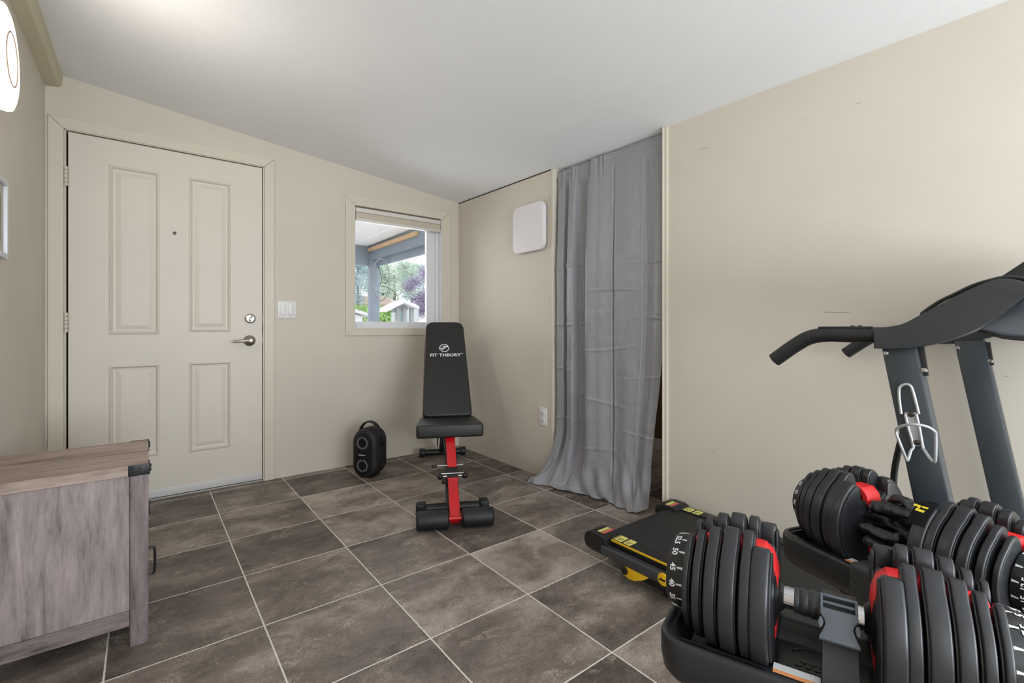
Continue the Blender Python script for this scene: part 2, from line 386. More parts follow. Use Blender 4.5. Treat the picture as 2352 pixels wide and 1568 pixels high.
# ------------------------------------------------------------------ door casing
def mitred(bm, x0, x1, z0, z1, wl, wr, wt, wb, y0, y1, bottom=True):
    """picture-frame casing with mitred corners, outer rectangle x0..x1,z0..z1"""
    g = 0.0008
    prism(bm, [(x0, z0), (x0+wl, z0+(wb if bottom else 0)), (x0+wl, z1-wt-g), (x0, z1-g)], y0, y1, 'Y', 0.002, 1)
    prism(bm, [(x1, z0), (x1-wr, z0+(wb if bottom else 0)), (x1-wr, z1-wt-g), (x1, z1-g)], y0, y1, 'Y', 0.002, 1)
    prism(bm, [(x0+g, z1), (x1-g, z1), (x1-wr-g, z1-wt), (x0+wl+g, z1-wt)], y0, y1, 'Y', 0.002, 1)
    if bottom: prism(bm, [(x0+g, z0), (x1-g, z0), (x1-wr-g, z0+wb), (x0+wl+g, z0+wb)], y0, y1, 'Y', 0.002, 1)
bm = B(); mitred(bm, -0.392, 0.672, 0, 2.094, 0.060, 0.058, 0.060, 0, YW-0.011, YW, False)
struct('trim_5', bm, CASING)
bm = B(); JM = 0.006
box(bm, DX0, DX0+JM, YW-0.004, YW+TH, 0, DZ); box(bm, DX1-JM, DX1, YW-0.004, YW+TH, 0, DZ); box(bm, DX0, DX1, YW-0.004, YW+TH, DZ-JM, DZ)
struct('trim_6', bm, CASING)
bm = B(); box(bm, DX0+JM, DX1-JM, YW+0.05, YW+TH, 0, DZ-JM); struct('trim_7', bm, DARKGAP)
bm = B(); box(bm, DX0+0.002, DX1-0.002, YW-0.012, YW+0.05, 0, 0.012, 0.003); struct('trim_8', bm, mat('threshold_metal', srgb(150, 146, 140), 0.45, 0.6))

# ------------------------------------------------------------------ door
dx0, dx1, dz0, dz1 = -0.3155, 0.6015, 0.014, 2.024
DY = YW+0.003   # room-side face of the door
panels = [(-0.153, 0.071, 0.952, 1.885), (0.210, 0.428, 0.965, 1.888), (-0.153, 0.071, 0.255, 0.783), (0.210, 0.428, 0.247, 0.784)]
bm = B()
# face as a grid of rails and stiles, with raised and fielded panels let in
xs = sorted({dx0, dx1, *[p[0] for p in panels], *[p[1] for p in panels]})
xs = [dx0, -0.153, 0.071, 0.210, 0.428, dx1]
def face_col(x0, x1, holes):
    z = dz0
    for h0, h1 in holes:
        quad(bm, (x0, DY, z), (x1, DY, z), (x1, DY, h0), (x0, DY, h0)); z = h1
    quad(bm, (x0, DY, z), (x1, DY, z), (x1, DY, dz1), (x0, DY, dz1))
face_col(xs[0], xs[1], []); face_col(xs[1], xs[2], [(0.255, 0.783), (0.952, 1.885)]); face_col(xs[2], xs[3], [])
face_col(xs[3], xs[4], [(0.247, 0.784), (0.965, 1.888)]); face_col(xs[4], xs[5], [])
for (a, b_, c_, d) in panels:
    steps = [(0, 0), (0.004, -0.004), (0.010, -0.006), (0.018, 0.007), (0.028, 0.008), (0.050, 0.001), (0.054, 0.0005)]
    prev = None
    for ins, dep in steps:
        cur = [bm.verts.new((x, DY+dep, z)) for x, z in ((a+ins, c_+ins), (b_-ins, c_+ins), (b_-ins, d-ins), (a+ins, d-ins))]
        if prev:
            for i in range(4): bm.faces.new((prev[i], prev[(i+1) % 4], cur[(i+1) % 4], cur[i]))
        prev = cur
    bm.faces.new(prev)
for (p, q, r_, s_) in (((dx0, dz0), (dx0, dz1), 0, 0), ((dx1, dz0), (dx1, dz1), 0, 0), ((dx0, dz1), (dx1, dz1), 0, 0), ((dx0, dz0), (dx1, dz0), 0, 0)):
    quad(bm, (p[0], DY, p[1]), (q[0], DY, q[1]), (q[0], DY+0.04, q[1]), (p[0], DY+0.04, p[1]))
door = struct('door_1', bm, DOORP)
STEEL = mat('satin_nickel', srgb(176, 170, 162), 0.28, 1.0)
CHROME = mat('chrome', srgb(190, 190, 194), 0.1, 1.0)
DKSTEEL = mat('dark_nickel', srgb(96, 90, 84), 0.3, 1.0)
def dpart(name, bm, m, label=None): 
    o = link_mesh(name, bm, m); o.parent = door; ROOT[o] = Matrix.Identity(4)
    if label: o['label'] = label
    return o
for hz in (1.787, 1.018, 0.25):
    bm = B()
    for k in range(5): cyl(bm, (-0.3235, YW-0.008, hz-0.052+k*0.021), (-0.3235, YW-0.008, hz-0.052+k*0.021+0.0195), 0.0075, n=14, bev=0.001)
    dpart('hinge', bm, CASING)
    bm = B(); box(bm, -0.3155, -0.309, YW-0.004, YW+0.004, hz-0.052, hz+0.052, 0.001); dpart('hinge_leaf', bm, CASING)
bm = B(); RX = Matrix.Rotation(-PI/2, 4, 'Z')   # lathe X axis -> -Y
def onwall(bm, prof, x, z, n=40): lathe(bm, prof, n, Matrix.Translation((x, DY, z)) @ RX)
onwall(bm, [(0.034, 0), (0.034, 0.006), (0.030, 0.011), (0.018, 0.018), (0.013, 0.022), (0.012, 0.040), (0, 0.040)], 0.529, 0.909)
rose = dpart('handle_rose', bm, STEEL)
bm = B()
pth = catmull([(0.533, DY-0.052, 0.911), (0.500, DY-0.055, 0.909), (0.46, DY-0.052, 0.907), (0.435, DY-0.046, 0.905)], 6)
sweep(bm, pth, [(0.0115*(1-0.35*i/len(pth)), 0.0115*(1-0.4*i/len(pth))) for i in range(len(pth))], 16)
cyl(bm, (0.530, DY-0.035, 0.910), (0.530, DY-0.064, 0.910), 0.0135, n=24, bev=0.003)
lev = dpart('lever', bm, STEEL); lev.parent = rose
bm = B(); onwall(bm, [(0.031, 0), (0.031, 0.006), (0.028, 0.011), (0.023, 0.013), (0.022, 0.010), (0, 0.010)], 0.533, 1.050); db_ = dpart('deadbolt', bm, STEEL)
bm = B(); box(bm, -0.005, 0.005, -0.034, -0.008, -0.021, 0.021, 0.004, M=Matrix.Translation((0.533, DY, 1.050)) @ Matrix.Rotation(0.35, 4, 'Y')); tt = dpart('thumb_turn', bm, CHROME); tt.parent = db_
bm = B(); onwall(bm, [(0.009, 0), (0.009, 0.003), (0.006, 0.004), (0.005, 0.001), (0, 0.001)], 0.141, 1.546, 24); dpart('peephole', bm, DKSTEEL)
bm = B(); box(bm, dx1+0.001, dx1+0.005, YW-0.001, YW+0.02, 0.870, 0.950, 0.0005); box(bm, dx1+0.001, dx1+0.005, YW-0.001, YW+0.02, 1.01, 1.09, 0.0005); dpart('latch_plate', bm, DKSTEEL)
bm = B(); box(bm, dx0+0.004, dx1-0.004, DY-0.003, DY+0.0, 0.014, 0.060, 0.001); dpart('door_sweep', bm, mat('sweep_vinyl', srgb(205, 203, 202), 0.45))

# ------------------------------------------------------------------ window by the door
bm = B(); mitred(bm, 1.136, 1.998, 0.934, 1.950, 0.067, 0.077, 0.070, 0.056, YW-0.011, YW); struct('trim_9', bm, CASING)
bm = B()   # vinyl frame with sashes
ring_box(bm, WX0, WX1, WZ0, WZ1, 0.030, YW+0.045, YW+TH, sides='rtb'); box(bm, WX0, WX0+0.010, YW+0.045, YW+TH, WZ0, WZ1, 0.002)
box(bm, WX0-0.001, WX1+0.001, YW-0.002, YW+0.05, WZ0-0.001, WZ0+0.010, 0.002)      # sill
box(bm, WX1-0.008, WX1+0.001, YW-0.002, YW+0.05, WZ0, WZ1, 0.002); box(bm, WX0-0.001, WX0+0.006, YW-0.002, YW+0.05, WZ0, WZ1, 0.002)
ring_box(bm, WX0+0.008, WX1-0.030, WZ0+0.026, WZ1-0.026, 0.022, YW+0.058, YW+0.098, sides='rtb'); box(bm, WX0+0.008, WX0+0.022, YW+0.058, YW+0.098, WZ0+0.026, WZ1-0.026, 0.002)
box(bm, WX1-0.100, WX1-0.050, YW+0.066, YW+0.090, WZ0+0.03, WZ1-0.03, 0.003)
box(bm, WX1-0.104, WX1-0.099, YW+0.060, YW+0.090, WZ0+0.03, WZ1-0.03, 0.001)
win1 = struct('window_1', bm, VINYL)
bm = B(); box(bm, WX0+0.012, WX1-0.09, YW+0.080, YW+0.084, WZ0+0.03, WZ1-0.03)
o = link_mesh('window_pane', bm, GLASS, False); o.parent = win1
bt = thing('window_blind', 'off-white cellular blind rolled up at the top of the small window', 'blind', (1.562, YW+0.02, 1.78))
bm = B(); box(bm, 1.209, 1.906, YW-0.014, YW+0.036, 1.834, 1.868, 0.008, 3); part('headrail', bm, mat('blind_rail', srgb(214, 208, 200), 0.45), bt, True)
bm = B()
box(bm, 1.211, 1.904, YW-0.010, YW+0.034, 1.789, 1.833, 0.005, 3)
part('folded_fabric', bm, mat('blind_fabric', srgb(196, 184, 168), 0.8, noise_amt=0.03), bt, True)
bm = B(); box(bm, 1.210, 1.905, YW-0.018, YW+0.034, 1.772, 1.790, 0.005); part('bottom_rail', bm, mat('blind_rail', srgb(214, 208, 200)), bt, True)

# ------------------------------------------------------------------ wall fittings
lsw = thing('light_switch', 'white double rocker light switch plate beside the door', 'light switch', (0.7485, YW, 1.056))
bm = B(); prism(bm, rrect(0.115, 0.115, 0.005, 3, 0.7485, 1.110), YW-0.006, YW, 'Y', 0.003); part('switch_plate', bm, WHITEP, lsw, True)
for k in (-1, 1):
    bm = B(); cx = 0.7485+k*0.023
    box(bm, cx-0.0165, cx+0.0165, YW-0.0075, YW-0.002, 1.077, 1.144, 0.001)
    prism(bm, [(YW-0.0075, 1.080), (YW-0.0125, 1.080), (YW-0.0085, 1.111), (YW-0.0105, 1.141), (YW-0.0075, 1.141)], cx-0.0145, cx+0.0145, 'X', 0.0008)
    part('rocker', bm, WHITEP, lsw, True)
SCREW = mat('screw_grey', srgb(120, 116, 110), 0.4, 0.6)
for k in (-1, 1):
    for z in (1.066, 1.157):
        bm = B(); cyl(bm, (0.7485+k*0.023, YW-0.0072, z), (0.7485+k*0.023, YW-0.005, z), 0.0022, n=10); part('screw', bm, SCREW, lsw, True)
ot = thing('power_outlet', 'white double power outlet low on the wall beside the curtain', 'outlet', (XW, 2.328, 0.344))
bm = B(); prism(bm, rrect(0.074, 0.120, 0.005, 3, 2.328, 0.404), XW-0.006, XW, 'X', 0.003); part('outlet_plate', bm, WHITEP, ot, True)
for z in (0.378, 0.430):
    bm = B(); prism(bm, rrect(0.034, 0.038, 0.010, 4, 2.328, z), XW-0.0085, XW-0.002, 'X', 0.001); rc = part('receptacle', bm, WHITEP, ot, True)
    bm = B(); box(bm, XW-0.0092, XW-0.008, 2.3195, 2.3215, z-0.004, z+0.006); box(bm, XW-0.0092, XW-0.008, 2.3345, 2.3365, z-0.004, z+0.006); cyl(bm, (XW-0.0092, 2.328, z-0.010), (XW-0.008, 2.328, z-0.010), 0.0025, n=10)
    part('slots', bm, DARKGAP, rc, True)
bx = thing('wall_panel_box', 'flat white rounded square box mounted high between the corner and the curtain', 'wall box', (XW, 2.445, 1.50))
bm = B(); prism(bm, rrect(0.325, 0.322, 0.05, 8, 2.445, 1.667), XW-0.040, XW-0.012, 'X', 0.006, 3); part('cover', bm, mat('matte_white_plastic', srgb(226, 222, 224), 0.5), bx, True)
bm = B(); prism(bm, rrect(0.300, 0.298, 0.045, 8, 2.445, 1.667), XW-0.014, XW, 'X', 0.001)
part('vent_body', bm, mat('grey_vent', srgb(150, 146, 142), 0.7, noise_amt=0.3, nscale=300), bx, True)

# picture on the left wall
pf = thing('picture_frame', 'white framed picture hanging on the left wall under the lamp', 'picture', (XL, 2.25, 1.231))
FR = mat('white_frame_paint', srgb(214, 218, 224), 0.3)
py0, py1, pz0, pz1 = 2.06, 2.443, 1.231, 1.510
bm = B(); wd = 0.020
box(bm, XL, XL+0.020, py1-wd, py1, pz0, pz1, 0.002); box(bm, XL, XL+0.020, py0, py0+wd, pz0, pz1, 0.002)
box(bm, XL, XL+0.020, py0+wd*.95, py1-wd*.95, pz0, pz0+wd, 0.002); box(bm, XL, XL+0.020, py0+wd*.95, py1-wd*.95, pz1-wd, pz1, 0.002)
part('frame', bm, FR, pf, True)
bm = B(); box(bm, XL+0.004, XL+0.010, py0+wd-0.001, py1-wd+0.001, pz0+wd-0.001, pz1-wd+0.001); part('mat_board', bm, mat('mat_board', srgb(190, 184, 170), 0.6), pf, True)
bm = B(); box(bm, XL+0.0095, XL+0.0115, py0+0.06, py1-0.065, pz0+0.06, pz1-0.055); part('print', bm, mat('abstract_print', srgb(140, 134, 120), 0.6, noise_amt=0.3, nscale=9), pf, True)

# wall lamp
lt = thing('wall_lamp', 'round glowing white wall lamp near the ceiling on the left wall', 'lamp', (XL, 2.109, 1.66))
MX = Matrix.Translation((XL, 2.109, 1.821))
LAMPM = mat('lamp_diffuser', srgb(255, 246, 230), 0.4, emis=(1.0, 0.94, 0.86), estr=2.0)
bm = B(); lathe(bm, [(0, 0), (0.135, 0), (0.140, 0.030), (0.140, 0.030)], 64, MX); part('base', bm, WHITEP, lt, True)
bm = B(); lathe(bm, [(0.120, 0.030), (0.148, 0.031), (0.153, 0.040), (0.155, 0.050), (0.157, 0.062), (0.154, 0.071), (0.140, 0.076), (0.084, 0.079), (0.0, 0.080)], 80, MX); dif = part('diffuser', bm, LAMPM, lt, True)
bm = B(); lathe(bm, [(0.1485, 0.0300), (0.1525, 0.0300), (0.1525, 0.0335), (0.1485, 0.0335), (0.1485, 0.03)], 80, MX)
part('rim', bm, mat('bronze_rim', srgb(120, 100, 80), 0.4, 0.5), dif, True)
bm = B(); lathe(bm, [(0.0770, 0.0785), (0.0810, 0.0785), (0.0810, 0.0815), (0.0770, 0.0815), (0.0770, 0.0785)], 80, MX)
part('inner_ring', bm, mat('bronze_rim', srgb(120, 100, 80)), dif, True)
pl = bpy.data.lights.new('lamp_bulb', 'AREA'); pl.shape = 'DISK'; pl.size = 0.28; pl.energy = 2.6; pl.color = (1.0, 0.92, 0.83)
po = bpy.data.objects.new('lamp_bulb', pl); C.objects.link(po); po.location = (XL+0.086, 2.109, 1.821); po.rotation_euler = (0, -PI/2, 0)

# ------------------------------------------------------------------ curtain and rod
rt = thing('curtain_rod', 'white tension rod across the top of the curtained opening', 'curtain rod', (XW+0.045, 1.826, 1.965))
bm = B(); cyl(bm, (XW+0.047, OY0+0.004, 1.980), (XW+0.047, OY1-0.010, 1.980), 0.010, n=20); part('rod', bm, VINYL, rt, True)
for y, s in ((OY0+0.0005, 1), (OY1-0.009, -1)):
    bm = B(); cyl(bm, (XW+0.047, y, 1.980), (XW+0.047, y+s*0.016, 1.980), 0.017, 0.013, n=20, bev=0.002); part('end_cap', bm, VINYL, rt, True)
def smooth(a, b, x):
    t = max(0, min(1, (x-a)/(b-a))); return t*t*(3-2*t)
def lerp(a, b, t): return a+(b-a)*t
def interp(tab, x):
    for (a, va), (b, vb) in zip(tab, tab[1:]):
        if x <= b:
            t = (x-a)/(b-a); t = t*t*(3-2*t)
            return va+(vb-va)*t
    return tab[-1][1]
# horizontal section of the folds: s across (0 = left/far end), value = how far the cloth stands into the room
FOLD = [(0, 0.008), (0.03, 0.034), (0.088, 0.030), (0.098, -0.022), (0.125, -0.024), (0.150, 0.040), (0.208, 0.046), (0.230, -0.010), (0.26, -0.036), (0.336, -0.036), (0.356, 0.050), (0.385, 0.058), (0.47, 0.042), (0.575, 0.018), (0.583, 0.002), (0.60, 0.016), (0.72, 0.026), (0.835, 0.016), (0.846, -0.008), (0.90, -0.004), (0.95, 0.014), (1.0, 0.004)]
ZT = 1.997
HEM = [(0.0, (1.925, 2.300, 0.012)), (0.10, (1.950, 2.235, 0.006)), (0.20, (1.985, 2.120, 0.010)), (0.32, (2.020, 1.985, 0.008)), (0.42, (2.050, 1.880, 0.010)), (0.52, (2.062, 1.790, 0.010)), (0.65, (2.055, 1.700, 0.010)), (0.80, (2.040, 1.610, 0.010)), (0.92, (2.052, 1.555, 0.012)), (1.0, (2.085, 1.520, 0.035))]
def hem(s):
    for (a, A), (b, B_) in zip(HEM, HEM[1:]):
        if s <= b:
            t = (s-a)/(b-a); return Vector(A).lerp(Vector(B_), t)
    return Vector(HEM[-1][1])
def curtain_pt(s, t):
    # t: 0 top .. 1 hem
    yt = lerp(2.220, 1.424, s)
    gather = 1-smooth(0, 0.10, t)
    f = interp(FOLD, s)
    amp = lerp(0.42, 1.0, smooth(0.0, 0.35, t))
    x = XW+0.033 - f*amp
    # small pleats where the cloth is bunched on the rod, opened by the rod pocket
    for pc2, pw, pd in ((0.045, 0.008, 0.012), (0.10, 0.010, 0.014), (0.165, 0.007, 0.010), (0.205, 0.008, 0.012), (0.29, 0.006, 0.008), (0.36, 0.007, 0.014), (0.44, 0.012, 0.010), (0.485, 0.007, 0.010), (0.86, 0.008, 0.010), (0.905, 0.007, 0.014), (0.955, 0.007, 0.012)):
        dd = (s-pc2-0.02*t)/pw
        if abs(dd) < 3: x += gather*pd*math.exp(-dd*dd)
    x = min(x, XW+0.044-0.017*(1-smooth(0.03, 0.07, t)))
    if t < 0.010: x += 0.004
    elif t < 0.022: x += 0.003*math.sin((t-0.010)/0.012*PI)
    drop = smooth(0.35, 1.0, t)
    y = yt
    # right edge drifts left on the way down, left edge stays at the jamb until it sweeps out on the floor
    y += 0.09*smooth(0.6, 1.0, s)*smooth(0.45, 0.97, t)
    z = ZT*(1-t)
    h = hem(s)
    k = smooth(lerp(0.80, 0.90, s), 1.0, t)
    z0 = ZT*(1-t)
    p = Vector((x, y, z0))
    sag = Vector((h.x, h.y, h.z))
    kk = k*(0.55+0.45*k)
    q = p.lerp(sag, kk)
    # puddle wrinkles near the floor
    wr = smooth(0.84, 0.95, t)
    q.z += wr*(0.010+0.014*smooth(0.35, 0.1, s))*max(0, math.sin(s*23+t*40))*(1-smooth(0.97, 1, t)) ; q.x -= wr*0.009*math.sin(s*31+t*25)+wr*0.006*math.sin(s*52-t*60)
    # packaging creases
    for zc in (0.27, 0.42, 0.565, 0.72, 0.875, 1.03, 1.19, 1.36):
        d = abs(z0+0.02*math.sin(s*5+zc*7)-zc)
        if d < 0.011: q.x -= 0.0042*(1-d/0.011)*max(0.1, math.sin(s*7+zc*19)*0.7+0.5)
        if 0.0 < z0-zc < 0.07: q.x -= 0.0025*math.sin((z0-zc)/0.07*PI)*max(0, math.sin(s*11+zc*9))
    for sc_ in (0.25, 0.60, 0.845):
        d = abs(s+0.006*math.sin(z0*9)-sc_)
        if d < 0.012 and z0 > 0.12: q.x -= 0.003*(1-d/0.012)*smooth(1.75, 1.5, z0)
    q.x -= 0.003*noise.noise((s*7, t*12, 1.7))+0.0015*noise.noise((s*25, t*40, 4))
    q.z = max(q.z, 0.004)
    return q
bm = B(); grid(bm, curtain_pt, 340, 400)
def satin():
    m = bpy.data.materials.new('grey_satin'); m.use_nodes = True; nt = m.node_tree; b = nt.nodes['Principled BSDF']
    tc = nt.nodes.new('ShaderNodeTexCoord'); mp = nt.nodes.new('ShaderNodeMapping'); nt.links.new(tc.outputs['Object'], mp.inputs[0]); mp.inputs['Scale'].default_value = (1, 1, 0.12)
    n = nt.nodes.new('ShaderNodeTexNoise'); n.inputs['Scale'].default_value = 420; n.inputs['Detail'].default_value = 2; nt.links.new(mp.outputs[0], n.inputs['Vector'])
    r = nt.nodes.new('ShaderNodeValToRGB'); r.color_ramp.elements[0].color = srgb(132, 132, 136); r.color_ramp.elements[1].color = srgb(156, 156, 160); nt.links.new(n.outputs['Fac'], r.inputs[0]); nt.links.new(r.outputs[0], b.inputs['Base Color'])
    b.inputs['Roughness'].default_value = 0.42; b.inputs['Sheen Weight'].default_value = 0.25; b.inputs['Anisotropic'].default_value = 0.5
    bp = nt.nodes.new('ShaderNodeBump'); bp.inputs['Strength'].default_value = 0.1; bp.inputs['Distance'].default_value = 0.0005; nt.links.new(n.outputs['Fac'], bp.inputs['Height']); nt.links.new(bp.outputs[0], b.inputs['Normal'])
    return m
cur = single('curtain', bm, satin(), 'creased grey satin curtain hanging from ceiling height and puddling on the floor', 'curtain', (XW+0.047, 1.82, 0), angle=80)
sm = cur.modifiers.new('cloth_thickness', 'SOLIDIFY'); sm.thickness = 0.0015

# ------------------------------------------------------------------ storage chest, left foreground
WD = wood_mat('grey_wood_panel', 'Z', (2, 0, 2)); WDX = wood_mat('grey_wood_rail', 'X', (-16, -18, -18)); WDT = wood_mat('grey_wood_top', 'X', (20, 12, 4)); WDP = wood_mat('grey_wood_post', 'Z', (-26, -28, -24))
IRON = mat('black_iron', srgb(30, 32, 34), 0.45, 0.3, bump=0.2)
ch = thing('storage_cabinet', 'greyish wood side cabinet with black corner brackets in the left foreground', 'cabinet', (-0.19, 2.07, 0))
cx0, cx1, cy0, cy1 = -0.400, 0.011, 1.870, 2.270
bm = B(); box(bm, cx0, cx1+0.001, cy0-0.002, cy1+0.002, 0.530, 0.562, 0.0015, 1); part('lid', bm, WDT, ch, True, False)
PW = 0.046
for (a, b_) in ((cx1-PW, cx1), (cx0, cx0+PW)):
    for (c_, d) in ((cy0, cy0+0.02), (cy1-0.02, cy1)):
        bm = B(); box(bm, a, b_, c_, d, 0, 0.5295, 0.0015, 1); part('leg', bm, WDP, ch, True, False)
bm = B(); box(bm, cx0+PW+0.0008, cx1-PW-0.0008, cy0+0.002, cy0+0.018, 0.066, 0.113, 0.001, 1); part('bottom_rail', bm, WDX, ch, True, False)
bm = B(); box(bm, cx0+PW+0.0008, cx1-PW-0.0008, cy0+0.007, cy0+0.018, 0.1135, 0.5295); part('side_panel', bm, WD, ch, True, False)
bm = B(); box(bm, cx0+0.005, cx0+0.018, cy0+0.0205, cy1-0.0205, 0.066, 0.529); part('back_panel', bm, WD, ch, True, False)
bm = B(); box(bm, cx0+PW, cx1-PW, cy1-0.018, cy1-0.006, 0.066, 0.529); part('side_panel', bm, WD, ch, True, False)
bm = B(); box(bm, cx0+0.019, cx1-0.03, cy0+0.021, cy1-0.021, 0.070, 0.086); part('base_board', bm, WD, ch, True, False)
bm = B(); box(bm, cx1-0.019, cx1-0.001, cy0+0.0215, cy1-0.0215, 0.086, 0.526, 0.001, 1); fd = part('front_door', bm, WDP, ch, True, False)
bm = B(); sweep(bm, catmull([(cx1-0.001, 2.03, 0.237), (cx1+0.013, 2.03, 0.237), (cx1+0.017, 2.03, 0.230), (cx1+0.0185, 2.03, 0.195), (cx1+0.017, 2.03, 0.158), (cx1+0.013, 2.03, 0.148), (cx1-0.001, 2.03, 0.148)], 5), 0.004, 10); part('pull_handle', bm, IRON, fd, True)
bm = B(); box(bm, cx1-0.001, cx1+0.006, 2.19, 2.215, 0.300, 0.345, 0.001); part('door_hinge', bm, IRON, fd, True)
for yy, sg in ((cy0-0.002, 1), (cy1+0.002, -1)):
    bm = B()
    ya, yb = sorted((yy-sg*0.0022, yy)); box(bm, cx1-0.050, cx1+0.003, ya, yb, 0.5290, 0.5630, 0.0006)
    ya, yb = sorted((yy-sg*0.0022, yy+sg*0.052)); box(bm, cx1+0.001, cx1+0.0035, ya, yb, 0.5290, 0.5630, 0.0006)
    br = part('corner_bracket', bm, IRON, ch, True)
    SM = mat('stud_metal', srgb(58, 60, 62), 0.3, 0.9)
    for dx, z in ((-0.040, 0.554), (-0.0385, 0.5385), (-0.022, 0.551)):
        part('stud', ball(B(), (cx1+dx, yy-sg*0.0024, z), 0.0030, 1, 0.6, 1, 2), SM, br, True)
    for dy, z in ((0.014, 0.553), (0.014, 0.540), (0.036, 0.547)):
        part('stud', ball(B(), (cx1+0.0040, yy+sg*dy, z), 0.0062, 0.6, 1, 1, 2), SM, br, True)

# ------------------------------------------------------------------ speaker
SPK = mat('speaker_mesh', srgb(26, 27, 29), 0.55, bump=0.4, bscale=900); SPG = mat('speaker_gloss', srgb(20, 20, 22), 0.22)
sp_ang = math.radians(-55)
spk = thing('portable_speaker', 'black upright party speaker with two light rings standing under the window', 'speaker', (1.196, 3.078, 0), sp_ang)
def lofted(bm, secs, nseg=10):
    """secs: list of (y, w, z0, z1, r) rounded rectangles in xz at depth y"""
    prev = None
    t = bmesh.new()
    for (y, w_, z0, z1, r) in secs:
        pts = rrect(w_, z1-z0, r, nseg, 0, (z0+z1)/2)
        cur_ = [t.verts.new((p, y, q)) for p, q in pts]
        if prev:
            for i in range(len(cur_)): t.faces.new((prev[i], prev[(i+1) % len(cur_)], cur_[(i+1) % len(cur_)], cur_[i]))
        else: t.faces.new(cur_)
        prev = cur_
    t.faces.new(prev[::-1]); merge(bm, t)
bm = B(); lofted(bm, [(-0.078, 0.135, 0.022, 0.302, 0.067), (-0.072, 0.160, 0.010, 0.315, 0.079), (-0.050, 0.180, 0.003, 0.326, 0.089), (0.050, 0.180, 0.003, 0.326, 0.089), (0.072, 0.160, 0.010, 0.315, 0.079), (0.078, 0.135, 0.022, 0.302, 0.067)])
body = part('body', bm, SPK, spk, angle=50)
bm = B(); prism(bm, rrect(0.128, 0.272, 0.0635, 12, 0, 0.162), -0.086, -0.076, 'Y', 0.004, 2); part('front_grille', bm, mat('speaker_front', srgb(15, 16, 18), 0.4), spk)
for zc in (0.236, 0.088):
    bm = B(); n = 48
    for half in (0, 1):
        t = bmesh.new(); ra, rb = 0.030, 0.041; k0 = 4; m_ = 40
        A = []
        for k in range(m_+1):
            a = math.radians(90+6+half*180+(168)*k/m_)
            A.append([t.verts.new((r_*math.cos(a), y_, zc+r_*math.sin(a))) for r_, y_ in ((ra, -0.0855), (ra, -0.0885), (rb, -0.0885), (rb, -0.0855))])
        for a_, b_ in zip(A, A[1:]):
            for i in range(4): t.faces.new((a_[i], a_[(i+1) % 4], b_[(i+1) % 4], b_[i]))
        t.faces.new(A[0]); t.faces.new(A[-1]); merge(bm, t)
    part('light_ring', bm, mat('ring_light', srgb(96, 98, 102), 0.4), spk)
    bm = B(); cyl(bm, (0, -0.086, zc), (0, -0.0868, zc), 0.028, n=32); part('driver_cone', bm, SPG, spk)
bm = text('soundcore', 0.012, basis((-0.004, -0.0866, 0.158), (1, 0, 0), (0, 0, 1)), 0.0004, 0.0002); part('lettering', bm, mat('white_print', srgb(215, 215, 215), 0.5), spk, label='small white soundcore lettering')
bm = B(); hp = catmull([(-0.077, 0, 0.285), (-0.062, 0, 0.325), (-0.035, 0, 0.352), (0, 0, 0.362), (0.035, 0, 0.352), (0.062, 0, 0.325), (0.077, 0, 0.285)], 6)
sweep(bm, hp, [(0.020, 0.006)]*len(hp), 14); part('carry_handle', bm, SPK, spk)
for sx in (-1, 1):
    for zc in (0.088, 0.236):
        bm = B(); box(bm, sx*0.0885-0.003, sx*0.0885+0.003, -0.028, 0.028, zc-0.030, zc+0.030, 0.003); part('side_rib', bm, SPG, spk)
bm = B(); box(bm, -0.045, 0.045, -0.055, 0.055, 0.0, 0.010, 0.004); part('foot', bm, SPK, spk)

# ------------------------------------------------------------------ weight bench
LEATH = mat('black_vinyl_pad', srgb(34, 34, 34), 0.42, bump=0.25, bscale=500); FOAM = mat('black_foam', srgb(25, 26, 27), 0.5, bump=0.3, bscale=400)
RED = mat('red_enamel', srgb(200, 12, 22), 0.28, coat=0.4); BLKM = mat('black_powder_coat', srgb(24, 24, 25), 0.35); PIPING = mat('red_piping', srgb(176, 96, 84), 0.6)
bdir = Vector((0.4540, 0.8910, 0)).normalized()
bn = thing('weight_bench', 'black and red adjustable weight bench with upright backrest in the far corner', 'bench', (1.22, 2.02, 0), math.atan2(bdir.y, bdir.x)-PI/2)
# local: +Y along the bench to the rear, +X to the right
def tilt(o, ang): return Matrix.Translation(o) @ Matrix.Rotation(ang, 4, 'X')
for sx in (-1, 1):
    bm = B(); cyl(bm, (sx*0.032, -0.015, 0.047), (sx*0.190, -0.015, 0.047), 0.045, n=36, bev=0.012, seg=4); part('foam_roller', bm, FOAM, bn)
bm = B(); cyl(bm, (-0.034, -0.015, 0.047), (0.034, -0.015, 0.047), 0.010, n=16); part('roller_axle', bm, RED, bn)
bm = B(); cyl(bm, (-0.180, 0.175, 0.030), (0.180, 0.175, 0.030), 0.027, n=28); ft = part('front_foot', bm, BLKM, bn)
for sx in (-1, 1):
    bm = B(); box(bm, -0.193 if sx < 0 else 0.140, -0.140 if sx < 0 else 0.193, 0.142, 0.208, 0.0, 0.066, 0.012, 3); part('foot_cap', bm, FOAM, ft)
bm = B(); cyl(bm, (-0.170, 1.335, 0.030), (0.170, 1.335, 0.030), 0.024, n=28); ft = part('rear_foot', bm, BLKM, bn)
for sx in (-1, 1):
    bm = B(); cyl(bm, (sx*0.135, 1.335, 0.031), (sx*0.178, 1.335, 0.031), 0.031, n=24, bev=0.006); part('foot_cap', bm, FOAM, ft)
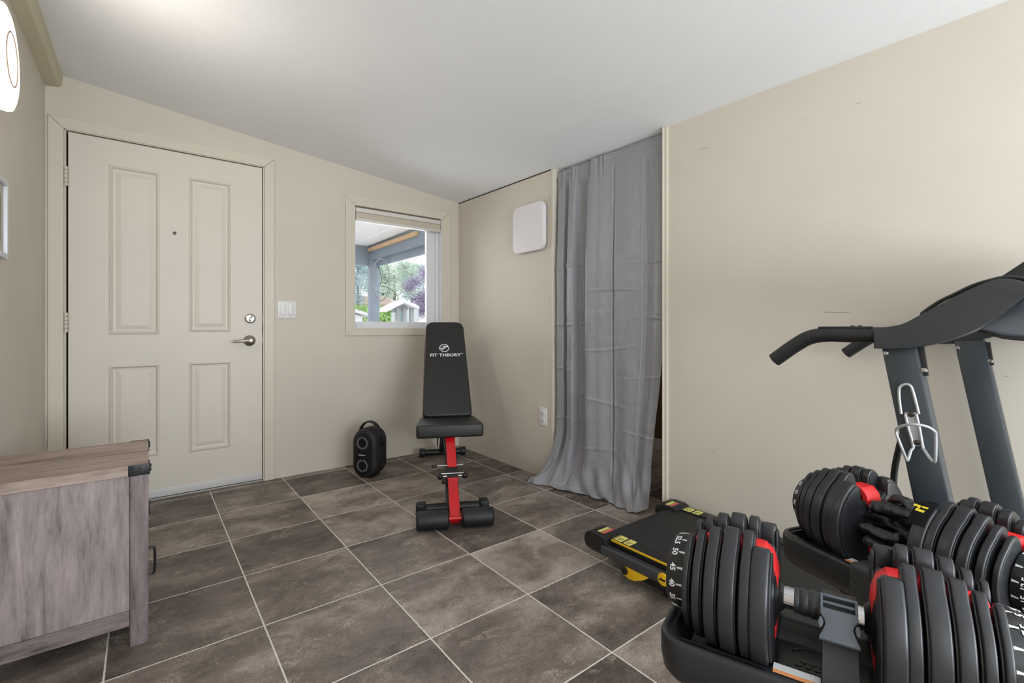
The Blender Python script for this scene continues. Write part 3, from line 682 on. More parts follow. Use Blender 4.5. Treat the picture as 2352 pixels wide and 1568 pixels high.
def bar(bm, p0, p1, w_, h_, bev=0.003):
    p0, p1 = Vector(p0), Vector(p1); d = (p1-p0); L_ = d.length; y = d.normalized(); x = Vector((1, 0, 0)); z = x.cross(y).normalized()
    M_ = Matrix(((x.x, y.x, z.x, p0.x), (x.y, y.y, z.y, p0.y), (x.z, y.z, z.z, p0.z), (0, 0, 0, 1)))
    box(bm, -w_/2, w_/2, 0, L_, -h_/2, h_/2, bev, M=M_)
bm = B(); bar(bm, (0, 0.175, 0.030), (0, 0.350, 0.262), 0.070, 0.050); part('front_leg', bm, BLKM, bn)
bm = B(); bar(bm, (0, -0.012, 0.030), (0, 0.190, 0.176), 0.052, 0.036); part('roller_arm', bm, RED, bn)
bm = B(); bar(bm, (0, 0.175, 0.181), (0, 0.192, 0.195), 0.058, 0.012); bm2 = bm; part('arm_strap', bm2, RED, bn)
bm = B(); bar(bm, (0, 0.188, 0.172), (0, 0.262, 0.226), 0.062, 0.048, 0.004); part('bracket', bm, BLKM, bn)
bm = B(); cyl(bm, (-0.060, 0.190, 0.193), (0.060, 0.190, 0.193), 0.006, n=16)
cyl(bm, (-0.060, 0.197, 0.206), (0.060, 0.197, 0.206), 0.004, n=12); pin = part('adjusting_pin', bm, CHROME, bn)
for sx in (-1, 1): part('ball_knob', ball(B(), (sx*0.066, 0.190, 0.193), 0.016), BLKM, pin)
part('ball_knob', ball(B(), (-0.046, 0.18, 0.170), 0.013), BLKM, pin)
bm = B(); cyl(bm, (-0.098, 0.237, 0.238), (0.060, 0.237, 0.238), 0.0035, n=12); pin = part('locking_pin', bm, CHROME, bn)
bm = B(); cyl(bm, (-0.110, 0.237, 0.238), (-0.080, 0.237, 0.238), 0.008, n=14, bev=0.002); part('pin_grip', bm, BLKM, pin)
bm = B(); bar(bm, (0, 0.235, 0.218), (0, 0.440, 0.366), 0.052, 0.040); part('seat_post', bm, RED, bn)
bm = B(); bar(bm, (0, 0.33, 0.245), (0, 0.86, 0.335), 0.055, 0.050); bar(bm, (0, 0.86, 0.335), (0, 1.335, 0.045), 0.055, 0.045); part('main_frame', bm, BLKM, bn)
bm = B(); bar(bm, (0, 0.41, 0.342), (0, 0.72, 0.342), 0.055, 0.030); part('seat_rail', bm, BLKM, bn)
bm = B(); bar(bm, (0.0, 0.80, 0.31), (0.0, 0.98, 0.72), 0.040, 0.030); part('back_support', bm, BLKM, bn)
for sx in (-1, 1):
    bm = B(); bar(bm, (sx*0.045, 1.02, 0.27), (sx*0.045, 1.20, 0.13), 0.008, 0.060); part('ladder_plate', bm, RED if sx > 0 else BLKM, bn)
def pad(bm, pts, th, bev=0.014):
    prism(bm, pts, 0, th, 'Z', bev, 4)
def roundpoly(pts, r, n=5):
    out = []; N = len(pts)
    for i in range(N):
        p, a, b_ = Vector(pts[i]), Vector(pts[i-1]), Vector(pts[(i+1) % N]); rr = r[i] if isinstance(r, (list, tuple)) else r
        d0, d1 = (a-p).normalized(), (b_-p).normalized(); q0, q1 = p+d0*rr, p+d1*rr
        for k in range(n+1):
            t = k/n; out.append(tuple((q0*(1-t)**2+p*2*t*(1-t)+q1*t*t)))
    return out
# seat: nearly level, widening to the front
seat = roundpoly([(-0.168, 0.315), (0.168, 0.315), (0.194, 0.07), (0.194, 0.0), (-0.194, 0.0), (-0.194, 0.07)], [0.03, 0.03, 0.03, 0.02, 0.02, 0.03])
bm = B(); pad(bm, seat, 0.078, 0.026); MS = tilt((0, 0.372, 0.356), math.radians(-1.5)); bm.transform(MS); stp = part('seat', bm, LEATH, bn, angle=70)
bm = B(); prism(bm, [(x*1.001, (y-0.15)*0.998+0.155) for x, y in seat], 0.008, 0.013, 'Z', 0.003, 1); bm.transform(MS); part('seat_piping', bm, PIPING, stp)
bw0, bw1 = 0.156, 0.134
back = roundpoly([(-bw0, 0.0), (bw0, 0.0), (bw1, 0.735), (-bw1, 0.735)], [0.035, 0.035, 0.06, 0.06], 8)
ba = math.atan2(0.595, 0.42)
MB_ = Matrix.Translation((0, 0.672, 0.408)) @ Matrix.Rotation(ba, 4, 'X')
bm = B(); pad(bm, back, 0.050, 0.014); bm.transform(MB_); bk = part('backrest', bm, LEATH, bn, angle=70)
bm = B(); prism(bm, [(x*1.016, (y-0.367)*1.008+0.367) for x, y in back], 0.006, 0.018, 'Z', 0.003, 1); bm.transform(MB_); part('backrest_piping', bm, PIPING, bk)
PRN = mat('white_logo_print', srgb(235, 235, 235), 0.5)
ML = MB_ @ Matrix.Translation((-0.002, 0.450, 0.0503))
bm = text('FIT THEORY', 0.0325, ML, 0.0004, 0.0007, 1.17); merge(bm, text('TM', 0.010, ML @ Matrix.Translation((0.113, 0.011, 0)), 0.0004, 0.0002))
# round emblem: broken ring with a slanted F of three strokes
def ringseg(bm, r0, r1, a0, a1, M_, asp=1.0, n=24):
    t = bmesh.new(); A = []
    for k in range(n+1):
        a = math.radians(lerp(a0, a1, k/n)); A.append([t.verts.new((r*math.cos(a)*asp, r*math.sin(a), z)) for r, z in ((r0, 0), (r0, 0.0008), (r1, 0.0008), (r1, 0))])
    for p, q in zip(A, A[1:]):
        for i in range(4): t.faces.new((p[i], p[(i+1) % 4], q[(i+1) % 4], q[i]))
    t.faces.new(A[0]); t.faces.new(A[-1]); t.transform(M_); merge(bm, t)
ME = ML @ Matrix.Translation((-0.006, 0.058, 0)) @ Matrix.Diagonal((0.88, 0.88, 1, 1))
ringseg(bm, 0.0305, 0.036, 33, 212, ME, 1.06, 40); ringseg(bm, 0.0305, 0.036, -128, 14, ME, 1.06, 40)
prism(bm, [(-0.014, 0.006), (0.028, 0.008), (0.036, 0.019), (-0.002, 0.018), (-0.008, 0.014)], 0, 0.0008, 'Z', M=ME)
prism(bm, [(-0.033, -0.006), (0.008, -0.006), (0.016, 0.002), (-0.034, 0.001)], 0, 0.0008, 'Z', M=ME)
prism(bm, [(-0.028, -0.024), (-0.016, -0.020), (-0.006, -0.010), (-0.018, -0.010), (-0.024, -0.018)], 0, 0.0008, 'Z', M=ME)
part('printed_logo', bm, PRN, bk, smooth=False, label='white FIT THEORY lettering under a round F emblem')

# ------------------------------------------------------------------ adjustable dumbbells, trays, straps
PLATE = mat('plate_moulding', srgb(38, 39, 42), 0.33, noise_amt=0.04, nscale=30, bump=0.08, bscale=1200)
PLATE2 = mat('dial_black', srgb(26, 27, 29), 0.35, bump=0.15, bscale=500)
REDP = mat('red_plastic', srgb(222, 40, 44), 0.4)
GRIP = mat('rubber_grip', srgb(42, 46, 48), 0.38)
NUM = mat('white_numbers', srgb(230, 232, 234), 0.5)
ZB = 0.112   # axis height above the thing's base
UPM = Matrix.Translation((0, 0, ZB))
def dbp(name, bm, m, parent, label=None, smooth=True, angle=35):
    bm.transform(UPM); return part(name, bm, m, parent, False, smooth, label, angle)
def plate_profile(h, ear=0.035, slot=0.019, outer=0.056, zs=0.030, full=True):
    R = math.hypot(outer, h-0.016)
    pts = [(slot, zs)]
    pts += [(slot, h-0.020), (slot+0.0015, h-0.012), (slot+0.005, h-0.0055), (slot+0.010, h-0.0015), (ear-0.002, h), (ear+0.005, h-0.0010), (outer-0.010, h-0.0050), (outer-0.004, h-0.0100)]
    a0 = math.atan2(h-0.016, outer)
    n = 44
    for k in range(n+1):
        a = a0-(PI+2*a0)*k/n
        pts.append((R*math.cos(a), R*math.sin(a)))
    pts += [(-outer+0.004, h-0.0100), (-outer+0.010, h-0.0050), (-ear-0.005, h-0.0010), (-ear+0.002, h), (-slot-0.010, h-0.0015), (-slot-0.005, h-0.0055), (-slot-0.0015, h-0.012), (-slot, h-0.020)]
    for k in range(9):
        a = PI-PI*k/8*-1 if False else PI+PI*k/8
        pts.append((slot*math.cos(a), zs+slot*math.sin(a)*0.6))
    out = []
    for p in pts:
        if not out or (abs(p[0]-out[-1][0])+abs(p[1]-out[-1][1])) > 1e-5: out.append(p)
    if abs(out[0][0]-out[-1][0])+abs(out[0][1]-out[-1][1]) < 1e-5: out.pop()
    return out
def scaled(pts, s): return [(p*s, q*s) for p, q in pts]
def inset(pts, d):
    out = []
    for p, q in pts:
        r = math.hypot(p, q); out.append((p*(1-d/r), q*(1-d/r)))
    return out
PL = [(0.1810, 0.1900, 0.0805), (0.1615, 0.1735, 0.0912), (0.1380, 0.1545, 0.1015), (0.1110, 0.1325, 0.1069), (0.0900, 0.1045, 0.1071)]
def mk_dumbbell():
    t = thing('adjustable_dumbbell', '', 'dumbbell')
    for s in (-1, 1):
        for k, (xa, xb, h) in enumerate(PL):
            pr_ = plate_profile(h)
            bm = B()
            a, b_ = sorted((s*xa, s*xb)); prism(bm, pr_, a, b_, 'X', 0.0026, 3)
            # raised flange lines on both faces
            fl = plate_profile(h-0.0045, 0.035, 0.022, 0.053, 0.030)
            prism(bm, fl, a-(0.0023 if s > 0 else 0.0008), b_+(0.0023 if s < 0 else 0.0008), 'X', 0.0007, 1)
            if k == 4:   # thick inner half of the innermost plate, cut lower beside the slot
                R = 0.110; pts = []
                a0 = math.atan2(0.093, 0.060)
                for j in range(49):
                    aa = a0-(PI+2*a0)*j/48; pts.append((R*math.cos(aa), R*math.sin(aa)))
                pts += [(-0.050, 0.0915), (-0.046, 0.086), (-0.045, 0.062), (-0.030, 0.050), (0.030, 0.050), (0.045, 0.062), (0.046, 0.086), (0.050, 0.0915)]
                a, b_ = sorted((s*0.0655, s*0.0905)); prism(bm, pts, a, b_, 'X', 0.0045, 3)
                a, b_ = sorted((s*0.0625, s*0.0665)); prism(bm, scaled(pts, 0.93), a, b_, 'X', 0.002, 2)
            dbp('weight_plate', bm, PLATE, t)
        # inner hub cone
        bm = B(); lathe(bm, [(0, s*0.070), (0.050, s*0.066), (0.044, s*0.061), (0.026, s*0.0585), (0.021, s*0.054), (0.019, s*0.051), (0, s*0.051)], 40); dbp('hub', bm, PLATE2, t)
        # red selector block running through the slots
        bm = B(); prism(bm, [(-0.0165, 0.030), (-0.0165, 0.066), (-0.013, 0.070), (0.013, 0.070), (0.0165, 0.066), (0.0165, 0.030)], *sorted((s*0.182, s*0.105)), 'X', 0.001)
        prism(bm, [(s*0.106, 0.030), (s*0.106, 0.077), (s*0.078, 0.076), (s*0.066, 0.064), (s*0.0595, 0.043), (s*0.0585, 0.025), (s*0.0600, -0.03), (s*0.0610, -0.058), (s*0.064, -0.066), (s*0.070, -0.066), (s*0.068, 0.020), (s*0.078, 0.060), (s*0.085, 0.064)], -0.021, 0.021, 'Y', 0.002)
        dbp('selector_block', bm, REDP, t)
        # dial
        bm = B(); n = 120; prof = [(0.034, 0.2235), (0.052, 0.2230), (0.0570, 0.2205), (0.0592, 0.2165), (0.0615, 0.2010), (0.0615, 0.1935), (0.059, 0.1905), (0.0, 0.1905)]
        tt_ = bmesh.new(); rings = []
        for r, a in [(0.0, 0.2195), (0.030, 0.2195)]+prof:
            ring = []
            for k in range(n):
                th = 2*PI*k/n; lob = 0.0011*abs(math.cos(7.5*th)) if 0.2 <= a <= 0.218 and r > 0.05 else 0
                rr = max(r-lob, 0.0); ring.append(tt_.verts.new((s*a, rr*math.cos(th), rr*math.sin(th))))
            rings.append(ring)
        for p, q in zip(rings, rings[1:]):
            for k in range(n): tt_.faces.new((p[k], p[(k+1) % n], q[(k+1) % n], q[k]))
        bmesh.ops.remove_doubles(tt_, verts=tt_.verts, dist=1e-6); merge(bm, tt_)
        dial = dbp('weight_dial', bm, PLATE2, t)
        # numbers around the dial, tops of the characters towards the plates
        bm = B(); nums = ['5', '7.5', '10', '12.5', '15', '17.5', '20', '22.5', '25', '30', '35', '40', '45', '50', '52.5']
        for k, sn_ in enumerate(nums):
            ang = (-8-24*k) if s < 0 else (4+24*k)     # degrees from up towards the near side
            tb = text(sn_, 0.0125, None, 0.0003, 0.0003)
            for v in tb.verts:
                # text x -> along the circumference, text y -> along the axis towards the plates
                cx_ = v.co.x; cy_ = v.co.y
                th = math.radians(ang)+(cx_/0.0605)*(1 if s < 0 else -1)
                rr = 0.0603+(0.2115-(0.2115-cy_))*0.14+v.co.z
                v.co = Vector((s*(0.2115-cy_), -rr*math.sin(th), rr*math.cos(th)))
            merge(bm, tb)
            th = math.radians(ang); w0, w1 = 0.018, 0.032
            vs = []
            for (xx, dw) in ((0.2045, w0), (0.1950, w1)):
                for sg in (-1, 1):
                    vs.append(bm.verts.new((s*xx, -0.0620*math.sin(th+sg*dw), 0.0620*math.cos(th+sg*dw))))
            bm.faces.new((vs[0], vs[1], vs[3], vs[2]))
        bm.transform(UPM); o = part('dial_numbers', bm, NUM, t, smooth=False, label='white weight numbers and ticks'); o.parent = dial
        bm = B(); lathe(bm, [(0, s*0.046), (0.0160, s*0.046), (0.0160, s*0.0535), (0, s*0.0535)], 32)
        lathe(bm, [(0.0163, s*0.034), (0.0163, s*0.0535)], 32); dbp('chrome_sleeve', bm, CHROME, t)
    bm = B(); pr2 = []
    for i in range(33):
        a = -0.037+0.074*i/32; pr2.append((0.0185+0.0022*math.cos(a/0.037*PI/2)-0.0012*(abs(math.sin(a*260))**6), a))
    lathe(bm, [(0.0, -0.0371), *pr2, (0.0, 0.0371)], 40); dbp('handle_grip', bm, GRIP, t)
    return t
def copy_tree(o, parent=None):
    c = o.copy(); C.objects.link(c)
    ROOT[c] = ROOT[o]
    for k_ in [k for k in o.children]:
        d = copy_tree(k_, c); d.parent = c
    return c
db1 = mk_dumbbell(); A1, A2 = -1.2483, -1.9154
C1 = Vector((0.822, 0.2757, 0.5571)); C2 = Vector((1.2565, 0.2678, 0.5533))
def place(o, c, a, label, group=None):
    o.location = (c.x, c.y, c.z-ZB); o.rotation_euler = (0, 0, a); o['label'] = label
    if group: o['group'] = group
    ROOT[o] = Matrix.Translation(o.location) @ Matrix.Rotation(a, 4, 'Z')
    def rec(q):
        for k_ in q.children: ROOT[k_] = ROOT[o]; rec(k_)
    rec(o)
db2 = copy_tree(db1)
place(db1, C1, A1, 'black adjustable dumbbell nearest the camera, its chrome and rubber handle showing, strap buckled round it', 'adjustable dumbbells')
place(db2, C2, A2, 'black adjustable dumbbell behind, with crumpled leather gloves on its handle', 'adjustable dumbbells')

def mk_tray():
    t = thing('dumbbell_tray', '', 'dumbbell tray')
    hx, hy = 0.226, 0.110
    def sstep(a, b_, x): return smooth(a, b_, x)
    def top(x, y):
        ax, ay = abs(x), abs(y)
        well = -math.sqrt(max(0.1115**2-y*y, 0)) if ay < 0.1115 else 0
        well = min(well, -0.0645)
        mid = lerp(-0.100, -0.0665, sstep(0.054, 0.070, ay))
        k = sstep(0.062, 0.074, ax)
        z = lerp(mid, well, k)
        k2 = sstep(0.190, 0.206, ax); z = lerp(z, -0.0675, k2)
        return z
    bm = B()
    def outl(d, n=10): return rrect(2*(hx+d), 2*(hy+d), 0.045+d, n)
    rings = []
    for d, z in ((-0.030, -0.136), (-0.014, -0.134), (-0.004, -0.122), (0.0, -0.100), (0.0, -0.072), (-0.002, -0.0665), (-0.006, -0.0640), (-0.010, -0.0640), (-0.013, -0.066), (-0.0135, -0.073)):
        rings.append([bm.verts.new((p, q, z)) for p, q in outl(d)])
    for p, q in zip(rings, rings[1:]):
        for k in range(len(p)): bm.faces.new((p[k], p[(k+1) % len(p)], q[(k+1) % len(q)], q[k]))
    bm.faces.new(rings[0])
    # inside surface: polar-free grid mapped to the rounded rectangle
    nu, nv = 110, 60
    o_ = outl(-0.0125, 10)
    def fn(u, v):
        x = (u*2-1)*(hx-0.0125); lim = hy-0.0125
        ex = (hx-0.0125)-abs(x); rr = 0.0325
        if ex < rr: lim = lim-rr+math.sqrt(max(rr*rr-(rr-ex)**2, 0))
        y = (v*2-1)*lim
        return (x, y, top(x, y))
    grid(bm, fn, nu, nv)
    tb = dbp('tray_shell', bm, mat('tray_plastic', srgb(32, 33, 35), 0.36, bump=0.08, bscale=1200), t, angle=50)
    bm = B()
    for i in range(-3, 4):
        for j in range(-3, 3):
            x = i*0.0125+(0.00625 if j % 2 else 0); y = -0.012+j*0.0108
            if x*x+(y+0.01)**2 < 0.0012: cyl(bm, (x, y, -0.1005), (x, y, -0.0985), 0.0056, n=6)
    sweep(bm, [(0.045*math.cos(a), 0.015+0.035*math.sin(a), -0.0995) for a in [PI*0.15+PI*0.7*k/14 for k in range(15)]], 0.0022, 6)
    dbp('floor_pattern', bm, mat('tray_plastic_worn', srgb(56, 55, 54), 0.5, noise_amt=0.3, nscale=90), t, smooth=False)
    # warning sticker: white with an orange edge, on the sloping inner face
    bm = B(); za, zb = -0.0720, -0.0650
    def st(y0, y1, name, m, dz=0.0):
        b2 = B(); p = [(-0.060, y0), (-0.002, y0), (-0.002, y1), (-0.060, y1)]
        vs = [b2.verts.new((x, y, top(0, y)+0.0010+dz)) for x, y in p]; b2.faces.new(vs)
        ex = bmesh.ops.extrude_face_region(b2, geom=list(b2.faces)); 
        for v in ex['geom']:
            if isinstance(v, bmesh.types.BMVert): v.co.z += 0.0006
        return dbp(name, b2, m, t, smooth=False)
    st(-0.0950, -0.0875, 'sticker', mat('label_orange', srgb(226, 150, 96), 0.4)); st(-0.0870, -0.0725, 'sticker', mat('label_white', srgb(210, 212, 214), 0.4))
    return t
tr1 = mk_tray(); tr2 = copy_tree(tr1)
TZ = 0.0
def place_tray(o, c, a, label):
    place(o, c, a, label, 'dumbbell trays')
place_tray(tr1, C1, A1, 'black moulded tray cradling the nearest dumbbell at the bottom of the picture')
place_tray(tr2, C2, A2, 'black moulded tray cradling the rear dumbbell with the gloves')

# stand
stn = thing('dumbbell_stand', 'black steel stand holding both dumbbell trays', 'dumbbell stand', (1.04, 0.30, 0))
zt1, zt2 = C1.z-0.1365, C2.z-0.1365
bm = B(); box(bm, 1.005, 1.075, 0.225, 0.295, 0.045, 0.345, 0.006); part('post', bm, BLKM, stn, True)
bm = B()
bar_pts = [((1.04, 0.26, 0.345), (C1.x+0.03, C1.y, 0.375)), ((1.04, 0.26, 0.345), (C2.x-0.03, C2.y, 0.375))]
box(bm, C1.x-0.02, C2.x+0.02, 0.235, 0.285, 0.335, 0.372, 0.005); part('cross_bar', bm, BLKM, stn, True)
for c_, a_, zt in ((C1, A1, zt1), (C2, A2, zt2)):
    M_ = Matrix.Translation((c_.x, c_.y, 0)) @ Matrix.Rotation(a_, 4, 'Z')
    bm = B(); prism(bm, [(-0.115, zt-0.004), (-0.115, zt-0.010), (-0.075, zt-0.050), (0.10, zt-0.050), (0.13, zt-0.004)], -0.055, -0.049, 'Y', 0.001, M=M_); prism(bm, [(-0.115, zt-0.004), (-0.115, zt-0.010), (-0.075, zt-0.050), (0.10, zt-0.050), (0.13, zt-0.004)], 0.049, 0.055, 'Y', 0.001, M=M_)
    box(bm, -0.115, 0.13, -0.055, 0.055, zt-0.005, zt-0.0005, 0.001, M=M_); box(bm, -0.07, 0.095, -0.05, 0.05, zt-0.050, zt-0.045, 0.001, M=M_)
    bk_ = part('bracket', bm, BLKM, stn, True)
    bm = B(); cyl(bm, M_ @ Vector((-0.06, -0.058, zt-0.028)), M_ @ Vector((-0.06, -0.054, zt-0.028)), 0.006, n=6); part('bolt', bm, SCREW, bk_, True)
for x in (0.84, 1.24):
    bm = B(); box(bm, x-0.025, x+0.025, 0.02, 0.56, 0.006, 0.046, 0.006); bs_ = part('foot_rail', bm, BLKM, stn, True)
    for y in (0.03, 0.52):
        bm = B(); box(bm, x-0.028, x+0.028, y, y+0.03, 0.0, 0.050, 0.005); part('foot_cap', bm, FOAM, bs_, True)
bm = B(); box(bm, 0.86, 1.22, 0.235, 0.285, 0.006, 0.046, 0.005); part('base_bar', bm, BLKM, stn, True)

# straps
WEB = mat('webbing', srgb(58, 57, 57), 0.7, bump=0.15, bscale=900); BUCK = mat('buckle_plastic', srgb(98, 105, 114), 0.42, bump=0.2, bscale=500)
def ribbon(bm, path, x0, x1, th=0.0016, M=None):
    """path in (y,z), ribbon spans x0..x1"""
    t = bmesh.new(); P = [Vector((0, p[0], p[1])) for p in path]; rings = []
    for i, p in enumerate(P):
        d = (P[min(i+1, len(P)-1)]-P[max(i-1, 0)]).normalized(); n_ = Vector((0, -d.z, d.y))*th/2
        rings.append([t.verts.new((x, (p+s_*n_).y, (p+s_*n_).z)) for x, s_ in ((x0, 1), (x1, 1), (x1, -1), (x0, -1))])
    for a, b_ in zip(rings, rings[1:]):
        for k in range(4): t.faces.new((a[k], a[(k+1) % 4], b_[(k+1) % 4], b_[k]))
    t.faces.new(rings[0]); t.faces.new(rings[-1]); merge(bm, t)
st1 = thing('buckle_strap', 'dark grey webbing strap with a side-release buckle round the nearest dumbbell handle', 'strap', (C1.x, C1.y, C1.z-ZB), A1)
loop = [(0.026*math.cos(a), 0.0245*math.sin(a)) for a in [math.radians(-60+12*k) for k in range(0, 19)]]
front = catmull([(0, y, z) for y, z in (loop[-1], (-0.038, -0.012), (-0.055, -0.030), (-0.072, -0.046), (-0.090, -0.0525), (-0.108, -0.0525), (-0.1165, -0.064), (-0.1165, -0.095), (-0.114, -0.140), (-0.112, -0.200))], 4)
bm = B(); ribbon(bm, loop+[(p.y, p.z) for p in front[1:]], 0.000, 0.042); dbp('webbing', bm, WEB, st1, angle=60)
# buckle: body lies along the webbing on the camera side
d = Vector((0, -0.040-(-0.020), -0.040+0.016)).normalized()
bd = Vector((0, -0.72, -0.694)).normalized()
bo = Vector((0.020, -0.0165, 0.0235)); bz = Vector((1, 0, 0)).cross(bd).normalized()*-1
MBK = Matrix(((1, bd.x, bz.x, bo.x), (0, bd.y, bz.y, bo.y), (0, bd.z, bz.z, bo.z), (0, 0, 0, 1))) @ Matrix.Diagonal((0.90, 1, 1, 1))
if bz.z < 0: print('buckle normal down')
bm = B()
def poly(pts, z0, z1, bev=0.001): prism(bm, pts, z0, z1, 'Z', bev, 2, M=MBK)
# waisted body, local x across, y down the strap
poly([(-0.025, 0.016), (0.025, 0.016), (0.0255, 0.026), (0.020, 0.032), (0.0185, 0.038), (0.021, 0.045), (0.0265, 0.056), (0.027, 0.060), (-0.027, 0.060), (-0.0265, 0.056), (-0.021, 0.045), (-0.0185, 0.038), (-0.020, 0.032), (-0.0255, 0.026)], -0.002, 0.007, 0.002)
box(bm, -0.0255, 0.0255, -0.004, 0.000, -0.002, 0.007, 0.0015, M=MBK); box(bm, -0.0255, -0.0215, -0.003, 0.018, -0.002, 0.007, 0.0015, M=MBK); box(bm, 0.0215, 0.0255, -0.003, 0.018, -0.002, 0.007, 0.0015, M=MBK)
box(bm, -0.022, 0.022, 0.0055, 0.0095, -0.001, 0.005, 0.001, M=MBK)
for sx in (-1, 1):
    prism(bm, [(sx*0.0265, 0.030), (sx*0.0225, 0.030), (sx*0.0205, 0.036), (sx*0.0225, 0.043), (sx*0.0265, 0.045), (sx*0.0285, 0.038)], -0.001, 0.005, 'Z', 0.001, M=MBK)
dbp('buckle', bm, BUCK, st1)

st2 = thing('ribbed_strap', 'black ribbed webbing strap hanging over the rim of the rear tray', 'strap', (C2.x, C2.y, C2.z-ZB), A2)
pth2 = catmull([(0, -0.025, -0.052), (0, -0.050, -0.044), (0, -0.066, -0.046), (0, -0.068, -0.053), (0, -0.055, -0.0555), (0, -0.070, -0.0565), (0, -0.095, -0.0550), (0, -0.112, -0.0545), (0, -0.1175, -0.062), (0, -0.119, -0.100), (0, -0.117, -0.150), (0, -0.110, -0.205), (0, -0.100, -0.26)], 8)
bm = B(); ribbon(bm, [(p.y, p.z) for p in pth2], -0.030, 0.022, 0.002)
L_ = 0; last = None
for a, b_ in zip(pth2, pth2[1:]):
    if a.y < -0.108 and a.z < -0.056:
        for q in (0.0,):
            p = a.lerp(b_, q); sweep(bm, [(-0.0295, p.y-0.0016, p.z), (0.0215, p.y-0.0016, p.z)], 0.0015, 6)
dbp('webbing', bm, WEB, st2, angle=60)

# workout gloves on the rear handle
LTH = mat('glove_leather', srgb(40, 41, 43), 0.36, noise_amt=0.15, nscale=40, bump=0.35, bscale=300)
KNIT = mat('glove_knit', srgb(20, 21, 22), 0.85, bump=0.5, bscale=900)
YEL = mat('yellow_print', srgb(232, 206, 50), 0.5)
def crumple(p, a, sc, seed=0.0):
    n1 = noise.noise_vector(Vector(p)*sc+Vector((seed, seed*1.7, 0))); n2 = noise.noise_vector(Vector(p)*sc*2.6+Vector((seed, 3, 9)))
    return Vector(p)+n1*a+n2*a*0.45
def roll(bm, path, r, seed, n=20, open_end=True):
    """soft rolled leather tube with wrinkles and a hollow open end"""
    P = catmull(path, 7); t = bmesh.new(); rings = []; up = Vector((0, 0, 1))
    seq = [(i, 1.0) for i in range(len(P))]
    if open_end: seq = seq+[(len(P)-1, 0.80), (len(P)-4, 0.72)]
    for i, f in seq:
        dd = (P[min(i+1, len(P)-1)]-P[max(i-1, 0)]).normalized(); sd = dd.cross(up).normalized(); u2 = sd.cross(dd)
        fold = 1+0.10*math.sin(i*1.9+seed)
        ring = []
        for k in range(n):
            a = 2*PI*k/n; rr = r*f*(fold+0.10*math.sin(3*a+i*0.25+seed))
            v = P[i]+sd*math.cos(a)*rr*1.15+u2*math.sin(a)*rr*0.72
            ring.append(t.verts.new(crumple(v, 0.0028, 70, seed)))
        rings.append(ring)
    for a, b_ in zip(rings, rings[1:]):
        for k in range(n): t.faces.new((a[k], a[(k+1) % n], b_[(k+1) % n], b_[k]))
    t.faces.new(rings[0]); t.faces.new(rings[-1]); merge(bm, t)
gl1 = thing('workout_glove', 'black leather workout glove rolled along the top of the rear dumbbell handle', 'glove', (C2.x, C2.y, C2.z-ZB), A2, 'workout gloves')
bm = B(); roll(bm, [(0.050, 0.022, 0.047), (0.020, 0.018, 0.044), (-0.020, 0.010, 0.042), (-0.052, 0.004, 0.044)], 0.016, 1.3); roll(bm, [(0.055, -0.002, 0.045), (0.02, -0.006, 0.046), (-0.02, -0.010, 0.044), (-0.056, -0.016, 0.044)], 0.015, 4.1)
g1p = dbp('glove_body', bm, LTH, gl1, angle=80)
bm = B(); roll(bm, [(-0.050, 0.034, 0.044), (-0.038, 0.030, 0.058), (-0.018, 0.022, 0.064), (0.000, 0.018, 0.056), (0.012, 0.010, 0.050)], 0.0115, 7.7, open_end=False); dbp('finger_stub', bm, LTH, gl1, angle=80)
bm = B(); roll(bm, [(0.045, 0.020, 0.046), (0.060, 0.022, 0.050)], 0.017, 2.2); dbp('wrist_cuff', bm, KNIT, gl1, angle=80)
gl2 = thing('workout_glove', 'black leather workout glove with pleated fingers draped down the near side of the rear handle', 'glove', (C2.x, C2.y, C2.z-ZB), A2, 'workout gloves')
def drape(u, v):
    a = math.radians(lerp(60, 205, v)); r = 0.030+0.012*v
    rr = r+0.006+0.0085*math.sin(v*22+2.2*math.sin(u*4+1))*(0.35+0.65*abs(math.sin(u*3.0+0.4)))+0.003*math.sin(v*47+u*9)
    x = lerp(-0.057, 0.058, u)
    p = Vector((x+0.004*math.sin(v*13), rr*math.cos(a), 0.008+rr*math.sin(a)-0.018*v))
    return crumple(p, 0.0035, 60, 2.0)
bm = B(); grid(bm, drape, 70, 80)
ex = bmesh.ops.solidify(bm, geom=list(bm.faces), thickness=0.0022)
g2p = dbp('glove_palm', bm, LTH, gl2, angle=80)
for k, (path, r, sd_) in enumerate(([[(0.030, -0.060, 0.012), (0.000, -0.064, 0.008), (-0.044, -0.062, 0.010)], 0.0125, 3.0], [[(0.040, -0.066, -0.012), (0.005, -0.071, -0.014), (-0.030, -0.068, -0.012)], 0.0125, 5.0], [[(0.045, -0.066, -0.034), (0.020, -0.070, -0.035), (-0.004, -0.070, -0.034)], 0.0125, 9.0])):
    bm = B(); roll(bm, path, r, sd_); dbp('finger_stub', bm, LTH, gl2, angle=80)
